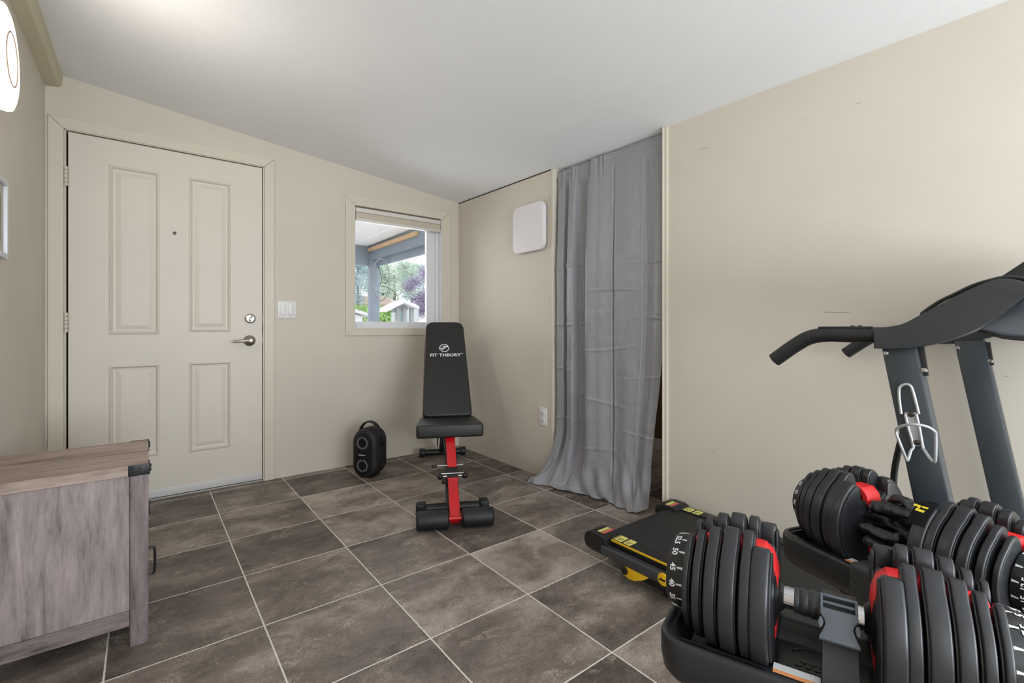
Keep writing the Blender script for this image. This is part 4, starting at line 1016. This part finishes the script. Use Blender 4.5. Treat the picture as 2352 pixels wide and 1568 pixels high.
# cuff flap of the glove resting on the plate, with a yellow emblem
def flap(u, v):
    x = lerp(0.055, 0.087, u); y = lerp(-0.046, -0.092, v)
    z = math.sqrt(max(0.1115**2-y*y, 0)) if y < -0.05 else 0.0997
    return (x, y, z-0.006*(1-math.sin(min(u*2.2, 1)*PI/2)))
bm = B(); grid(bm, flap, 20, 20); bmesh.ops.solidify(bm, geom=list(bm.faces), thickness=0.0025)
fl_ = dbp('cuff_flap', bm, KNIT, gl2, angle=60)
bm = B()
def emb(pts):
    vs = []
    for x, y in pts: y -= 0.006; vs.append(bm.verts.new((x, y, math.sqrt(0.1135**2-y*y)+0.0012)))
    bm.faces.new(vs)
emb([(0.056, -0.060), (0.056, -0.064), (0.066, -0.064), (0.066, -0.060)]); emb([(0.066, -0.0605), (0.063, -0.070), (0.066, -0.0705), (0.069, -0.0605)])
emb([(0.063, -0.067), (0.063, -0.071), (0.078, -0.071), (0.078, -0.067)]); emb([(0.070, -0.060), (0.070, -0.0635), (0.080, -0.0635), (0.080, -0.060)])
dbp('emblem', bm, YEL, gl2, smooth=False, label='small yellow zigzag emblem').parent = fl_

# ------------------------------------------------------------------ treadmill
TB = mat('treadmill_black', srgb(24, 24, 25), 0.42, bump=0.2, bscale=600); BELT = mat('running_belt', srgb(30, 30, 31), 0.62, bump=0.5, bscale=900, noise_amt=0.1, nscale=15)
SLATE = mat('slate_grey_paint', srgb(52, 58, 63), 0.36, noise_amt=0.02); YLW = mat('treadmill_yellow', srgb(238, 188, 20), 0.4); STK = mat('sticker_yellow', srgb(226, 218, 120), 0.5); STR = mat('sticker_red', srgb(214, 84, 90), 0.5); STG = mat('sticker_olive', srgb(168, 160, 90), 0.5)
SIL = mat('silver_plastic', srgb(110, 114, 124), 0.3, 0.4); WIRE = mat('brushed_aluminium', srgb(176, 178, 180), 0.35, 0.35)
tm = thing('treadmill', 'black treadmill with yellow-edged deck and slate uprights along the right wall', 'treadmill', (1.745, 0.5, 0))
YT0 = -0.62
bm = B(); prism(bm, [(YT0, 0.100), (1.270, 0.100), (1.298, 0.104), (1.312, 0.120), (1.298, 0.136), (1.270, 0.141), (YT0, 0.141)], 1.530, 1.962, 'X', 0.001); part('running_belt', bm, BELT, tm, True, angle=50)
for (a, b_) in ((1.470, 1.5295), (1.9625, 2.020)):
    bm = B(); box(bm, a, b_, YT0, 1.245, 0.082, 0.1475, 0.004); rail = part('side_rail', bm, TB, tm, True)
    near = a < 1.6
    if near:
        bm = B(); box(bm, 1.464, 1.4705, YT0, 1.232, 0.140, 0.1465, 0.001); part('yellow_edge', bm, YLW, rail, True)
    xm = a if near else a-0.012
    for (y0, y1) in ((1.192, 1.226), (1.150, 1.182)):
        x0_ = a+0.004 if near else a-0.0; x1_ = b_-0.006 if near else b_-0.012
        bm = B(); box(bm, x0_, x1_, y0, y1, 0.1475, 0.1482); stk = part('warning_sticker', bm, STK, rail, True, False)
        bm = B()
        sweep(bm, catmull([(x0_+0.006, y1-0.010, 0.1486), (x0_+0.014, y1-0.016, 0.1486), (x0_+0.020, y1-0.008, 0.1486), (x0_+0.030, y1-0.018, 0.1486)], 4), 0.0009, 6)
        sweep(bm, catmull([(x0_+0.008, y0+0.006, 0.1486), (x0_+0.018, y0+0.012, 0.1486), (x0_+0.026, y0+0.005, 0.1486)], 4), 0.0009, 6)
        part('warning_marks', bm, TB, stk, True)
    bm = B(); box(bm, x0_, x1_, 1.2305, 1.233, 0.1475, 0.1482); part('sticker_line', bm, STG, rail, True, False)
for (a, b_) in ((1.440, 1.532), (1.930, 2.036)):
    bm = B(); prism(bm, [(1.238, 0.082), (1.315, 0.082), (1.340, 0.086), (1.353, 0.097), (1.357, 0.113), (1.355, 0.130), (1.348, 0.144), (1.335, 0.153), (1.316, 0.1575), (1.258, 0.1575), (1.250, 0.153), (1.238, 0.149)], a, b_, 'X', 0.006, 4); cap = part('end_cap', bm, TB, tm, True)
    x0_, x1_ = (a+0.022, b_-0.008) if a < 1.6 else (a+0.006, b_-0.040)
    for (y0, y1, m_) in ((1.290, 1.302, STK), (1.280, 1.2895, STG), (1.267, 1.2795, STR)):
        bm = B(); box(bm, x0_, x1_, y0, y1, 0.1574, 0.1581); part('sticker', bm, m_, cap, True, False)
bm = B(); box(bm, 1.434, 1.4685, YT0, 1.262, 0.084, 0.122, 0.007, 3); part('frame_tube', bm, mat('frame_grey', srgb(62, 64, 67), 0.4), tm, True)
bm = B(); box(bm, 1.995, 2.045, YT0, 1.262, 0.030, 0.081, 0.006); part('frame_tube', bm, TB, tm, True)
bm = B(); box(bm, 1.480, 1.530, YT0, 1.10, 0.028, 0.081, 0.006); part('frame_tube', bm, TB, tm, True)
bm = B(); box(bm, 1.532, 1.993, 1.02, 1.09, 0.034, 0.078, 0.006); part('cross_tube', bm, TB, tm, True)
# yellow foot plates with wheels
for xx in (1.446, 2.045):
    bm = B(); sgn = -1 if xx < 1.6 else 1
    prism(bm, [(1.140, 0.083), (1.158, 0.072), (1.160, 0.058), (1.150, 0.046), (1.128, 0.040), (1.100, 0.044), (1.065, 0.060), (1.035, 0.083)], xx-0.006, xx+0.006, 'X', 0.002); fpl = part('foot_plate', bm, YLW, tm, True)
    bm = B(); cyl(bm, (xx-0.013, 1.144, 0.066), (xx-0.005, 1.144, 0.066), 0.014, n=24, bev=0.002); part('knob', bm, TB, fpl, True)
    bm = B(); cyl(bm, (xx+0.060, 1.000, 0.024), (xx+0.083, 1.000, 0.024), 0.024, n=32, bev=0.004) if xx < 1.6 else cyl(bm, (xx-0.060, 1.000, 0.024), (xx-0.034, 1.000, 0.024), 0.024, n=32, bev=0.004); part('wheel', bm, TB, fpl, True)
bm = B(); cyl(bm, (1.431, 0.972, 0.106), (1.436, 0.972, 0.106), 0.022, n=32, bev=0.001); yb = part('hinge_disc', bm, YLW, tm, True)
bm = B(); box(bm, 1.4295, 1.4315, 0.962, 0.986, 0.101, 0.108); part('disc_mark', bm, TB, yb, True)
# front: motor cover and feet
bm = B(); prism(bm, [(YT0-0.02, 0.03), (-0.17, 0.03), (-0.14, 0.155), (-0.20, 0.20), (-0.40, 0.24), (YT0+0.03, 0.22), (YT0-0.03, 0.12)], 1.47, 2.02, 'X', 0.015, 3); part('motor_cover', bm, TB, tm, True)
bm = B(); box(bm, 1.42, 2.05, YT0+0.02, YT0+0.06, 0.0, 0.03, 0.006); part('front_foot', bm, FOAM, tm, True)
def upright(xa, xb, ytop, ztop):
    k = 0.170; yb_ = lambda z: ytop-(ztop-z)*k
    W_ = 0.068
    z0 = 0.050
    bm = B(); prism(bm, [(yb_(z0), z0), (yb_(ztop), ztop), (yb_(ztop)-W_, ztop+0.004), (yb_(z0)-W_, z0)], xa, xb, 'X', 0.006, 2, side_bev=True)
    return bm
un = part('upright', upright(1.430, 1.470, 0.353, 0.938), SLATE, tm, True)
uf = part('upright', upright(1.985, 2.025, 0.307, 0.948), SLATE, tm, True)
for xa, xb, y0 in ((1.430, 1.470, 0.353), (1.985, 2.025, 0.307)):
    bm = B(); prism(bm, [(y0-0.064, 0.945), (y0-0.069, 0.90), (y0-0.073, 0.872), (y0-0.088, 0.876), (y0-0.080, 0.945)], xa+0.006, xa+0.014, 'X', 0.001); gs = part('gusset', bm, TB, tm, True)
    bm = B()
    cyl(bm, (xa+0.000, y0-0.081, 0.888), (xa+0.006, y0-0.081, 0.888), 0.0065, n=16, bev=0.002); part('bolt', bm, CHROME, gs, True)
    bm = B(); cyl(bm, (xa-0.003, y0-0.010, 0.925), (xa+0.001, y0-0.010, 0.925), 0.006, n=16, bev=0.0015); part('bolt', bm, CHROME, tm, True)
def arm(x0, x1, side):
    def yz(u, v): p = onX(u, v, 1.41); return (0, p.y, p.z)
    top_ = catmull([yz(2008, 751), yz(2030, 751), yz(2055, 748), yz(2080, 741), yz(2118, 721), yz(2176, 690), yz(2233, 662), yz(2279, 644), yz(2310, 640), yz(2345, 645), yz(2380, 662), yz(2440, 700)], 5)
    bot_ = catmull([yz(2440, 735), yz(2400, 700), yz(2360, 682), yz(2330, 700), yz(2290, 728), yz(2240, 757), yz(2180, 780), yz(2110, 797), yz(2050, 801), yz(2008, 800)], 5)
    bm = B(); prism(bm, [(p.y, p.z) for p in top_+bot_], x0, x1, 'X', 0.020, 6); return bm
ARMM = mat('arm_plastic', srgb(46, 48, 50), 0.40, bump=0.2, bscale=700)
for x0, x1 in ((1.405, 1.470), (1.995, 2.055)):
    ac = part('arm_cover', arm(x0, x1, 0), ARMM, tm, True, angle=60)
    xc = (x0+x1)/2
    bm = B(); sweep(bm, catmull([(xc, 0.355, 0.968), (xc, 0.42, 0.969), (xc, 0.475, 0.969), (xc, 0.515, 0.960), (xc, 0.550, 0.938), (xc, 0.588, 0.908), (xc, 0.604, 0.895)], 6), 0.0195, 22); hr = part('handrail', bm, FOAM, tm, True, angle=50)
    bm = B(); box(bm, xc-0.010, xc+0.010, 0.372, 0.490, 0.984, 0.991, 0.002); part('pulse_plate', bm, TB, hr, True)
    bm = B(); box(bm, xc-0.008, xc+0.008, 0.430, 0.484, 0.9905, 0.9925, 0.0008); part('contact_strip', bm, WIRE, hr, True)
    bm = B()
    for yq in (0.398, 0.414): cyl(bm, (xc, yq, 0.990), (xc, yq, 0.9935), 0.005, n=14, bev=0.001)
    part('grip_buttons', bm, TB, hr, True)
bm = B(); prism(bm, [(0.215, 0.985), (0.150, 0.965), (0.05, 0.955), (-0.03, 0.975), (-0.04, 1.03), (0.0, 1.055), (0.10, 1.052), (0.19, 1.035), (0.218, 1.005)], 1.500, 1.990, 'X', 0.012, 4); part('console_base', bm, SIL, tm, True, angle=60)
bm = B(); prism(bm, [(0.210, 0.984), (0.150, 0.962), (0.05, 0.950), (-0.03, 0.968), (-0.032, 0.976), (0.05, 0.958), (0.150, 0.970), (0.208, 0.992)], 1.498, 1.992, 'X', 0.002); part('console_trim', bm, TB, tm, True)
bm = B(); prism(bm, [(0.212, 1.056), (0.050, 1.194), (0.030, 1.180), (0.172, 1.044)], 1.520, 1.975, 'X', 0.008, 3); cd = part('console_display', bm, TB, tm, True)
bm = B(); q0, q1 = Vector((0, 0.196, 1.0695)), Vector((0, 0.066, 1.180)); nn = Vector((0, 0.648, 0.761))*0.0020
vs = [bm.verts.new((x, (q+nn).y, (q+nn).z)) for q, x in ((q0, 1.56), (q0, 1.935), (q1, 1.935), (q1, 1.56))]; bm.faces.new(vs)
for v in bmesh.ops.extrude_face_region(bm, geom=list(bm.faces))['geom']:
    if isinstance(v, bmesh.types.BMVert): v.co -= nn*0.9
part('screen', bm, mat('dark_screen', srgb(12, 13, 15), 0.1), cd, True, False)
bm = B(); box(bm, 1.53, 1.965, 0.00, 0.04, 1.045, 1.175, 0.006); part('console_back', bm, TB, tm, True)
pc = [onX(u, v, 1.478) for u, v in ((2119, 722), (2121, 718), (2156, 694), (2195, 675), (2233, 657), (2271, 645), (2310, 637), (2352, 640), (2400, 655))]
bm = B(); sweep(bm, catmull(pc, 6), 0.0045, 10); part('cable', bm, TB, tm, True)
for x_ in (1.66, 1.80):
    bm = B(); cyl(bm, (x_, 0.165, 0.968), (x_, 0.165, 1.06), 0.0022, n=8); part('screw_pin', bm, WIRE, tm, True)
bm = B(); sweep(bm, catmull([(1.50, 0.285, 0.90), (1.495, 0.305, 0.80), (1.50, 0.330, 0.70), (1.505, 0.345, 0.60), (1.505, 0.335, 0.50), (1.50, 0.30, 0.38), (1.495, 0.25, 0.20)], 6), 0.0075, 12); part('power_cable', bm, TB, tm, True)
# bottle cage on the near upright
XC = 1.4295
cg_pts = lambda L, x: [tuple(onX(u, v, x_)) for (u, v, x_) in L]
bm = B()
P_ = cg_pts([(2070, 950, XC-0.006), (2066, 920, XC-0.006), (2065, 895, XC-0.006), (2070, 886, XC-0.006), (2080, 882, XC-0.006), (2090, 885, XC-0.006), (2096, 896, XC-0.006), (2104, 925, XC-0.006), (2110, 950, XC-0.006)], 0)
sweep(bm, catmull(P_, 5), 0.0032, 10)
P_ = cg_pts([(2079, 950, XC-0.005), (2087, 985, XC-0.005), (2098, 1024, XC-0.005), (2092, 1035, XC-0.015), (2084, 1057, XC-0.030), (2076, 1040, XC-0.045), (2062, 1005, XC-0.055), (2058, 990, XC-0.055), (2066, 980, XC-0.062), (2095, 974, XC-0.072), (2128, 979, XC-0.062), (2146, 990, XC-0.050), (2149, 1000, XC-0.045), (2149, 1040, XC-0.040), (2147, 1060, XC-0.034), (2138, 1055, XC-0.028), (2124, 1035, XC-0.012), (2119, 1024, XC-0.005), (2112, 985, XC-0.005), (2104, 950, XC-0.005)], 0)
sweep(bm, catmull(P_, 5), 0.0032, 10)
cage = part('bottle_cage', bm, WIRE, tm, True, angle=60)
q = [onX(u, v, XC) for u, v in ((2078, 946), (2107, 946), (2122, 1024), (2094, 1024))]
bm = B(); prism(bm, [(p.y, p.z) for p in q], XC-0.004, XC, 'X', 0.001); part('cage_plate', bm, WIRE, cage, True)
for u, v in ((2094, 951), (2108, 1015)):
    p = onX(u, v, XC); bm = B(); cyl(bm, (XC-0.008, p.y, p.z), (XC-0.003, p.y, p.z), 0.0062, n=18, bev=0.0015); part('cage_screw', bm, DKSTEEL, cage, True)

# ------------------------------------------------------------------ outside, seen through the small window
GRASS = mat('outside_ground', srgb(196, 194, 188), 0.9, noise_amt=0.15, nscale=1)
bm = B(); box(bm, -12, 40, YW+TH+0.01, 60, -0.6, -0.5); struct('ground', bm, GRASS)
PGY = mat('porch_grey_paint', srgb(134, 146, 158), 0.6, noise_amt=0.08, nscale=6); PWH = mat('porch_ceiling_white', srgb(240, 240, 243), 0.6); LUM = mat('raw_lumber', srgb(206, 172, 134), 0.7, noise_amt=0.1, nscale=12)
pc_ = thing('porch_cover', 'grey timber porch with a white ribbed roof outside the window', 'porch', (2.58, 6.5, -0.5))
bm = B(); box(bm, 2.515, 2.645, 6.44, 6.57, -0.5, 2.05, 0.008); part('post', bm, PGY, pc_, True)
bm = B(); box(bm, 2.60, 2.65, 3.60, 6.60, 1.875, 2.00, 0.004); part('beam', bm, PGY, pc_, True)
bm = B(); box(bm, 2.53, 2.60, 3.56, 6.62, 1.96, 2.16, 0.004); part('beam', bm, PGY, pc_, True)
bm = B(); box(bm, -1.5, 2.529, 6.50, 6.60, 1.885, 2.150, 0.004); part('beam', bm, PGY, pc_, True)
bm = B(); box(bm, 2.49, 2.529, 5.0, 6.499, 2.075, 2.125, 0.003); part('batten', bm, LUM, pc_, True)
bm = B(); n = 46
prev = None
for i in range(n*6+1):
    x = -1.5+4.10*i/(n*6); ph = (i % 18)/18; z = 2.150+(0.012 if ph < 0.18 else 0.0)
    cur_ = [bm.verts.new((x, 3.53, z+0.035)), bm.verts.new((x, 6.75, z))]
    if prev: bm.faces.new((prev[0], prev[1], cur_[1], cur_[0]))
    prev = cur_
pr_o = part('ribbed_roof', bm, PWH, pc_, True, False)
md = pr_o.modifiers.new('sheet_thickness', 'SOLIDIFY'); md.thickness = 0.004; md.offset = 1
# hanging metal ornament
orn = thing('wind_ornament', 'oval metal hummingbird ornament hanging outside the window', 'ornament', (1.777, 4.3, 1.25))
OM = mat('ornament_metal', srgb(70, 74, 78), 0.45, 0.2)
oa = Matrix.Translation((1.777, 4.3, 1.452))
bm = B(); sweep(bm, [(0.085*math.cos(a), 0, 0.200*math.sin(a)) for a in [2*PI*k/48 for k in range(48)]], 0.0055, 8, closed=True, M=oa); sweep(bm, [(0.078*math.cos(a), 0.004, 0.188*math.sin(a)) for a in [PI*0.55+PI*0.85*k/24 for k in range(25)]], 0.003, 6, M=oa); part('ring', bm, mat('ornament_ring', srgb(126, 130, 134), 0.4, 0.3), orn, True)
bm = B()
sweep(bm, [Vector(p) for p in [(-0.030, 0, 0.125), (-0.012, 0, 0.085), (-0.002, 0, 0.05), (0.008, 0, 0.02), (0.004, 0, -0.01), (-0.008, 0, -0.045), (0.012, 0, -0.028), (0.030, 0, -0.02), (0.045, 0, -0.04)]], 0.0035, 6, M=oa)
sweep(bm, [Vector(p) for p in [(-0.030, 0, 0.125), (0.004, 0, 0.100), (0.016, 0, 0.07), (0.024, 0, 0.04), (0.05, 0, 0.058), (0.034, 0, 0.024), (0.060, 0, 0.022), (0.066, 0, -0.006), (0.045, 0, -0.04)]], 0.0035, 6, M=oa); part('bird', bm, OM, orn, True)
bm = B()
sweep(bm, catmull([(-0.03, 0, -0.06), (0.05, 0, -0.065), (0.11, 0, -0.09), (0.165, 0, -0.14), (0.17, 0, -0.18), (0.14, 0, -0.20), (0.12, 0, -0.18), (0.15, 0, -0.15), (0.19, 0, -0.13), (0.21, 0, -0.10)], 6), 0.003, 6, M=oa)
sweep(bm, catmull([(-0.04, 0, -0.11), (0.00, 0, -0.13), (0.03, 0, -0.14), (0.06, 0, -0.12), (0.10, 0, -0.115)], 6), 0.003, 6, M=oa)
ball(bm, oa @ Vector((0.02, 0, -0.135)), 0.014, 0.7, 0.5, 1.2, 2); part('scroll', bm, OM, orn, True)
bm = B(); sweep(bm, [(1.777, 4.3, 1.650), (1.777, 4.3, 2.17)], 0.0005, 5); part('hanging_wire', bm, OM, orn, True)

def leaves(name, col, var=0.35):
    return mat(name, col, 0.7, noise_amt=var, nscale=3.5)
def tree(label, c, base, rx, rz, n, ls, m, seed, cone=0.0, cat='tree', nm='tree'):
    rnd = random.Random(seed)
    t = thing(nm, label, cat, (c[0], c[1], base))
    bm = B()
    cl = [(rnd.gauss(0, 0.45)*rx, rnd.gauss(0, 0.45)*rx, rnd.uniform(-0.8, 0.85)*rz) for _ in range(34)]
    for i in range(n):
        q = rnd.choice(cl); f = 1-cone*max(0, q[2]/rz)
        p = Vector((c[0]+q[0]*f+rnd.gauss(0, 0.17)*rx, c[1]+q[1]*f+rnd.gauss(0, 0.17)*rx, c[2]+q[2]+rnd.gauss(0, 0.13)*rz))
        a = Vector((rnd.gauss(0, 1), rnd.gauss(0, 1), rnd.gauss(0, 1))).normalized(); b_ = a.cross(Vector((rnd.gauss(0, 1), rnd.gauss(0, 1), rnd.gauss(0, 1)))).normalized()
        s_ = ls*rnd.uniform(0.6, 1.3)
        vs = [bm.verts.new(p+a*s_), bm.verts.new(p+b_*s_*0.55), bm.verts.new(p-a*s_), bm.verts.new(p-b_*s_*0.55)]; bm.faces.new(vs)
    part('crown', bm, m, t, True, False)
    bm = B(); sweep(bm, catmull([(c[0], c[1], base), (c[0]+0.04*rx, c[1], (base+c[2])/2), (c[0], c[1], c[2]+rz*0.4)], 4), [0.07*rx*(1-0.05*k) for k in range(9)], 8); part('trunk', bm, mat('bark', srgb(92, 82, 74), 0.8), t, True)
    return t
G1 = leaves('pale_green_leaves', srgb(196, 212, 196)); G2 = leaves('bluegreen_leaves', srgb(172, 192, 196)); PU = leaves('purple_leaves', srgb(150, 138, 166)); HG = leaves('hedge_green', srgb(160, 196, 120))
def at(u, v, y): return tuple(onY(u, v, y))
c = at(822, 640, 20); tree('blue-green tree at the left edge of the window view', c, -0.5, 0.8, 1.2, 14000, 0.030, G2, 1)
c = at(905, 640, 29); tree('tall pale green tree in the middle of the window view', c, -0.5, 1.5, 1.45, 20000, 0.042, G1, 2)
c = at(945, 650, 40); tree('pale tree behind, between the middle tree and the purple one', c, -0.5, 1.7, 1.75, 12000, 0.06, G2, 3)
c = at(866, 645, 35); tree('leafy tree seen behind the porch post', c, -0.5, 1.6, 1.8, 12000, 0.055, G1, 6)
c = at(992, 672, 15); tree('purple-leaved tree at the right of the window view', c, -0.5, 0.75, 0.95, 24000, 0.026, PU, 4)
def hedge(label, p0, p1, z0, z1, n, seed):
    rnd = random.Random(seed); bm = B()
    for i in range(n):
        k = rnd.random(); p = Vector(p0).lerp(Vector(p1), k)+Vector((0, rnd.gauss(0, 0.25), 0)); zt = z1-0.12*abs(math.sin(k*17))
        p.z = rnd.uniform(z0, zt); a = Vector((rnd.gauss(0, .5), rnd.gauss(0, .5), 1)).normalized(); b_ = a.cross(Vector((rnd.gauss(0, 1), rnd.gauss(0, 1), 0))).normalized(); s_ = 0.05*rnd.uniform(.6, 1.3)
        bm.faces.new([bm.verts.new(p+a*s_), bm.verts.new(p+b_*s_*.4), bm.verts.new(p-a*s_), bm.verts.new(p-b_*s_*.4)])
    single('hedge', bm, HG, label, 'hedge', (p0[0], p0[1], z0), False)
a, b_ = at(812, 700, 17), at(848, 700, 17); hedge('light green hedge left of the porch post', (a[0]-1, a[1], 0), (b_[0], b_[1], 0), -0.5, a[2]+0.05, 6000, 5)
a, b_ = at(862, 705, 16), at(912, 705, 16); hedge('light green hedge right of the porch post', (a[0], a[1], 0), (b_[0], b_[1], 0), -0.5, a[2]+0.08, 6000, 8)
HW = mat('house_white', srgb(222, 222, 224), 0.6, noise_amt=0.03); RB = mat('brown_shingles', srgb(158, 140, 126), 0.8, noise_amt=0.15, nscale=20); HGY = mat('house_grey_wall', srgb(150, 156, 158), 0.6, noise_amt=0.05)
h1 = thing('house', 'long low neighbouring house with a brown roof beyond the hedge', 'house', at(850, 700, 22)[:2]+(-0.5,))
A_, B2_ = at(780, 715, 22), at(905, 715, 22); ze, zr = at(850, 703, 22)[2], at(850, 687, 22)[2]
bm = B(); box(bm, A_[0], B2_[0], 22, 25, -0.5, ze); part('wall', bm, HW, h1, True, False)
bm = B(); prism(bm, [(21.6, ze), (25.4, ze), (25.4, ze+0.06), (23.5, zr+0.25), (21.6, ze+0.08)], A_[0]-0.2, B2_[0]+0.2, 'X'); part('roof', bm, RB, h1, True, False)
h2 = thing('gabled_porch', 'white gabled porch of the neighbour under the purple tree', 'porch', at(920, 720, 12)[:2]+(-0.5,))
L0, R0, T0 = at(880, 709, 12), at(952, 704, 12), at(918, 688, 12)
bm = B(); prism(bm, [(L0[0], L0[2]), (T0[0], T0[2]), (R0[0], R0[2]), (R0[0], R0[2]-0.08), (T0[0], T0[2]-0.10), (L0[0], L0[2]-0.08)], 11.7, 12.3, 'Y'); part('gable_roof', bm, HW, h2, True, False)
bm = B(); prism(bm, [(L0[0]+0.25, L0[2]-0.03), (T0[0], T0[2]-0.11), (R0[0]-0.2, R0[2]-0.03), (R0[0]-0.2, R0[2]-0.10), (L0[0]+0.25, L0[2]-0.10)], 12.0, 12.05, 'Y'); part('gable_panel', bm, HGY, h2, True, False)
for u in (913, 928, 945):
    p = at(u, 720, 12); bm = B(); box(bm, p[0]-0.05, p[0]+0.05, 11.95, 12.05, -0.5, at(u, 706, 12)[2]); part('post', bm, HGY, h2, True, False)
p, q = at(905, 720, 13.5), at(965, 720, 13.5)
bm = B(); box(bm, p[0], q[0], 13.6, 13.7, -0.5, at(930, 706, 13.6)[2]); part('house_wall', bm, mat('house_pale_wall', srgb(188, 194, 196), 0.6), h2, True, False)
p, q = at(921, 722, 13.5), at(927, 722, 13.5); bm = B(); box(bm, p[0], q[0]+0.1, 13.56, 13.6, 0.2, at(930, 709, 13.6)[2]); part('house_window', bm, mat('outside_pane', srgb(120, 140, 142), 0.2), h2, True, False)
h3 = thing('shed', 'white gable-ended shed at the lower left of the window view', 'shed', at(820, 725, 10)[:2]+(-0.5,))
p, q = at(790, 705, 10), at(845, 721, 10)
bm = B(); prism(bm, [(p[0], p[2]-0.05), (q[0]-0.1, q[2]-0.06), (q[0]-0.1, -0.5), (p[0], -0.5)], 10.05, 12, 'Y'); part('wall', bm, HW, h3, True, False)
bm = B(); prism(bm, [(p[0], p[2]+0.02), (q[0]+0.03, q[2]), (q[0]+0.03, q[2]-0.06), (p[0], p[2]-0.05)], 9.9, 12.1, 'Y'); part('roof', bm, mat('shed_roof', srgb(206, 206, 210), 0.5), h3, True, False)
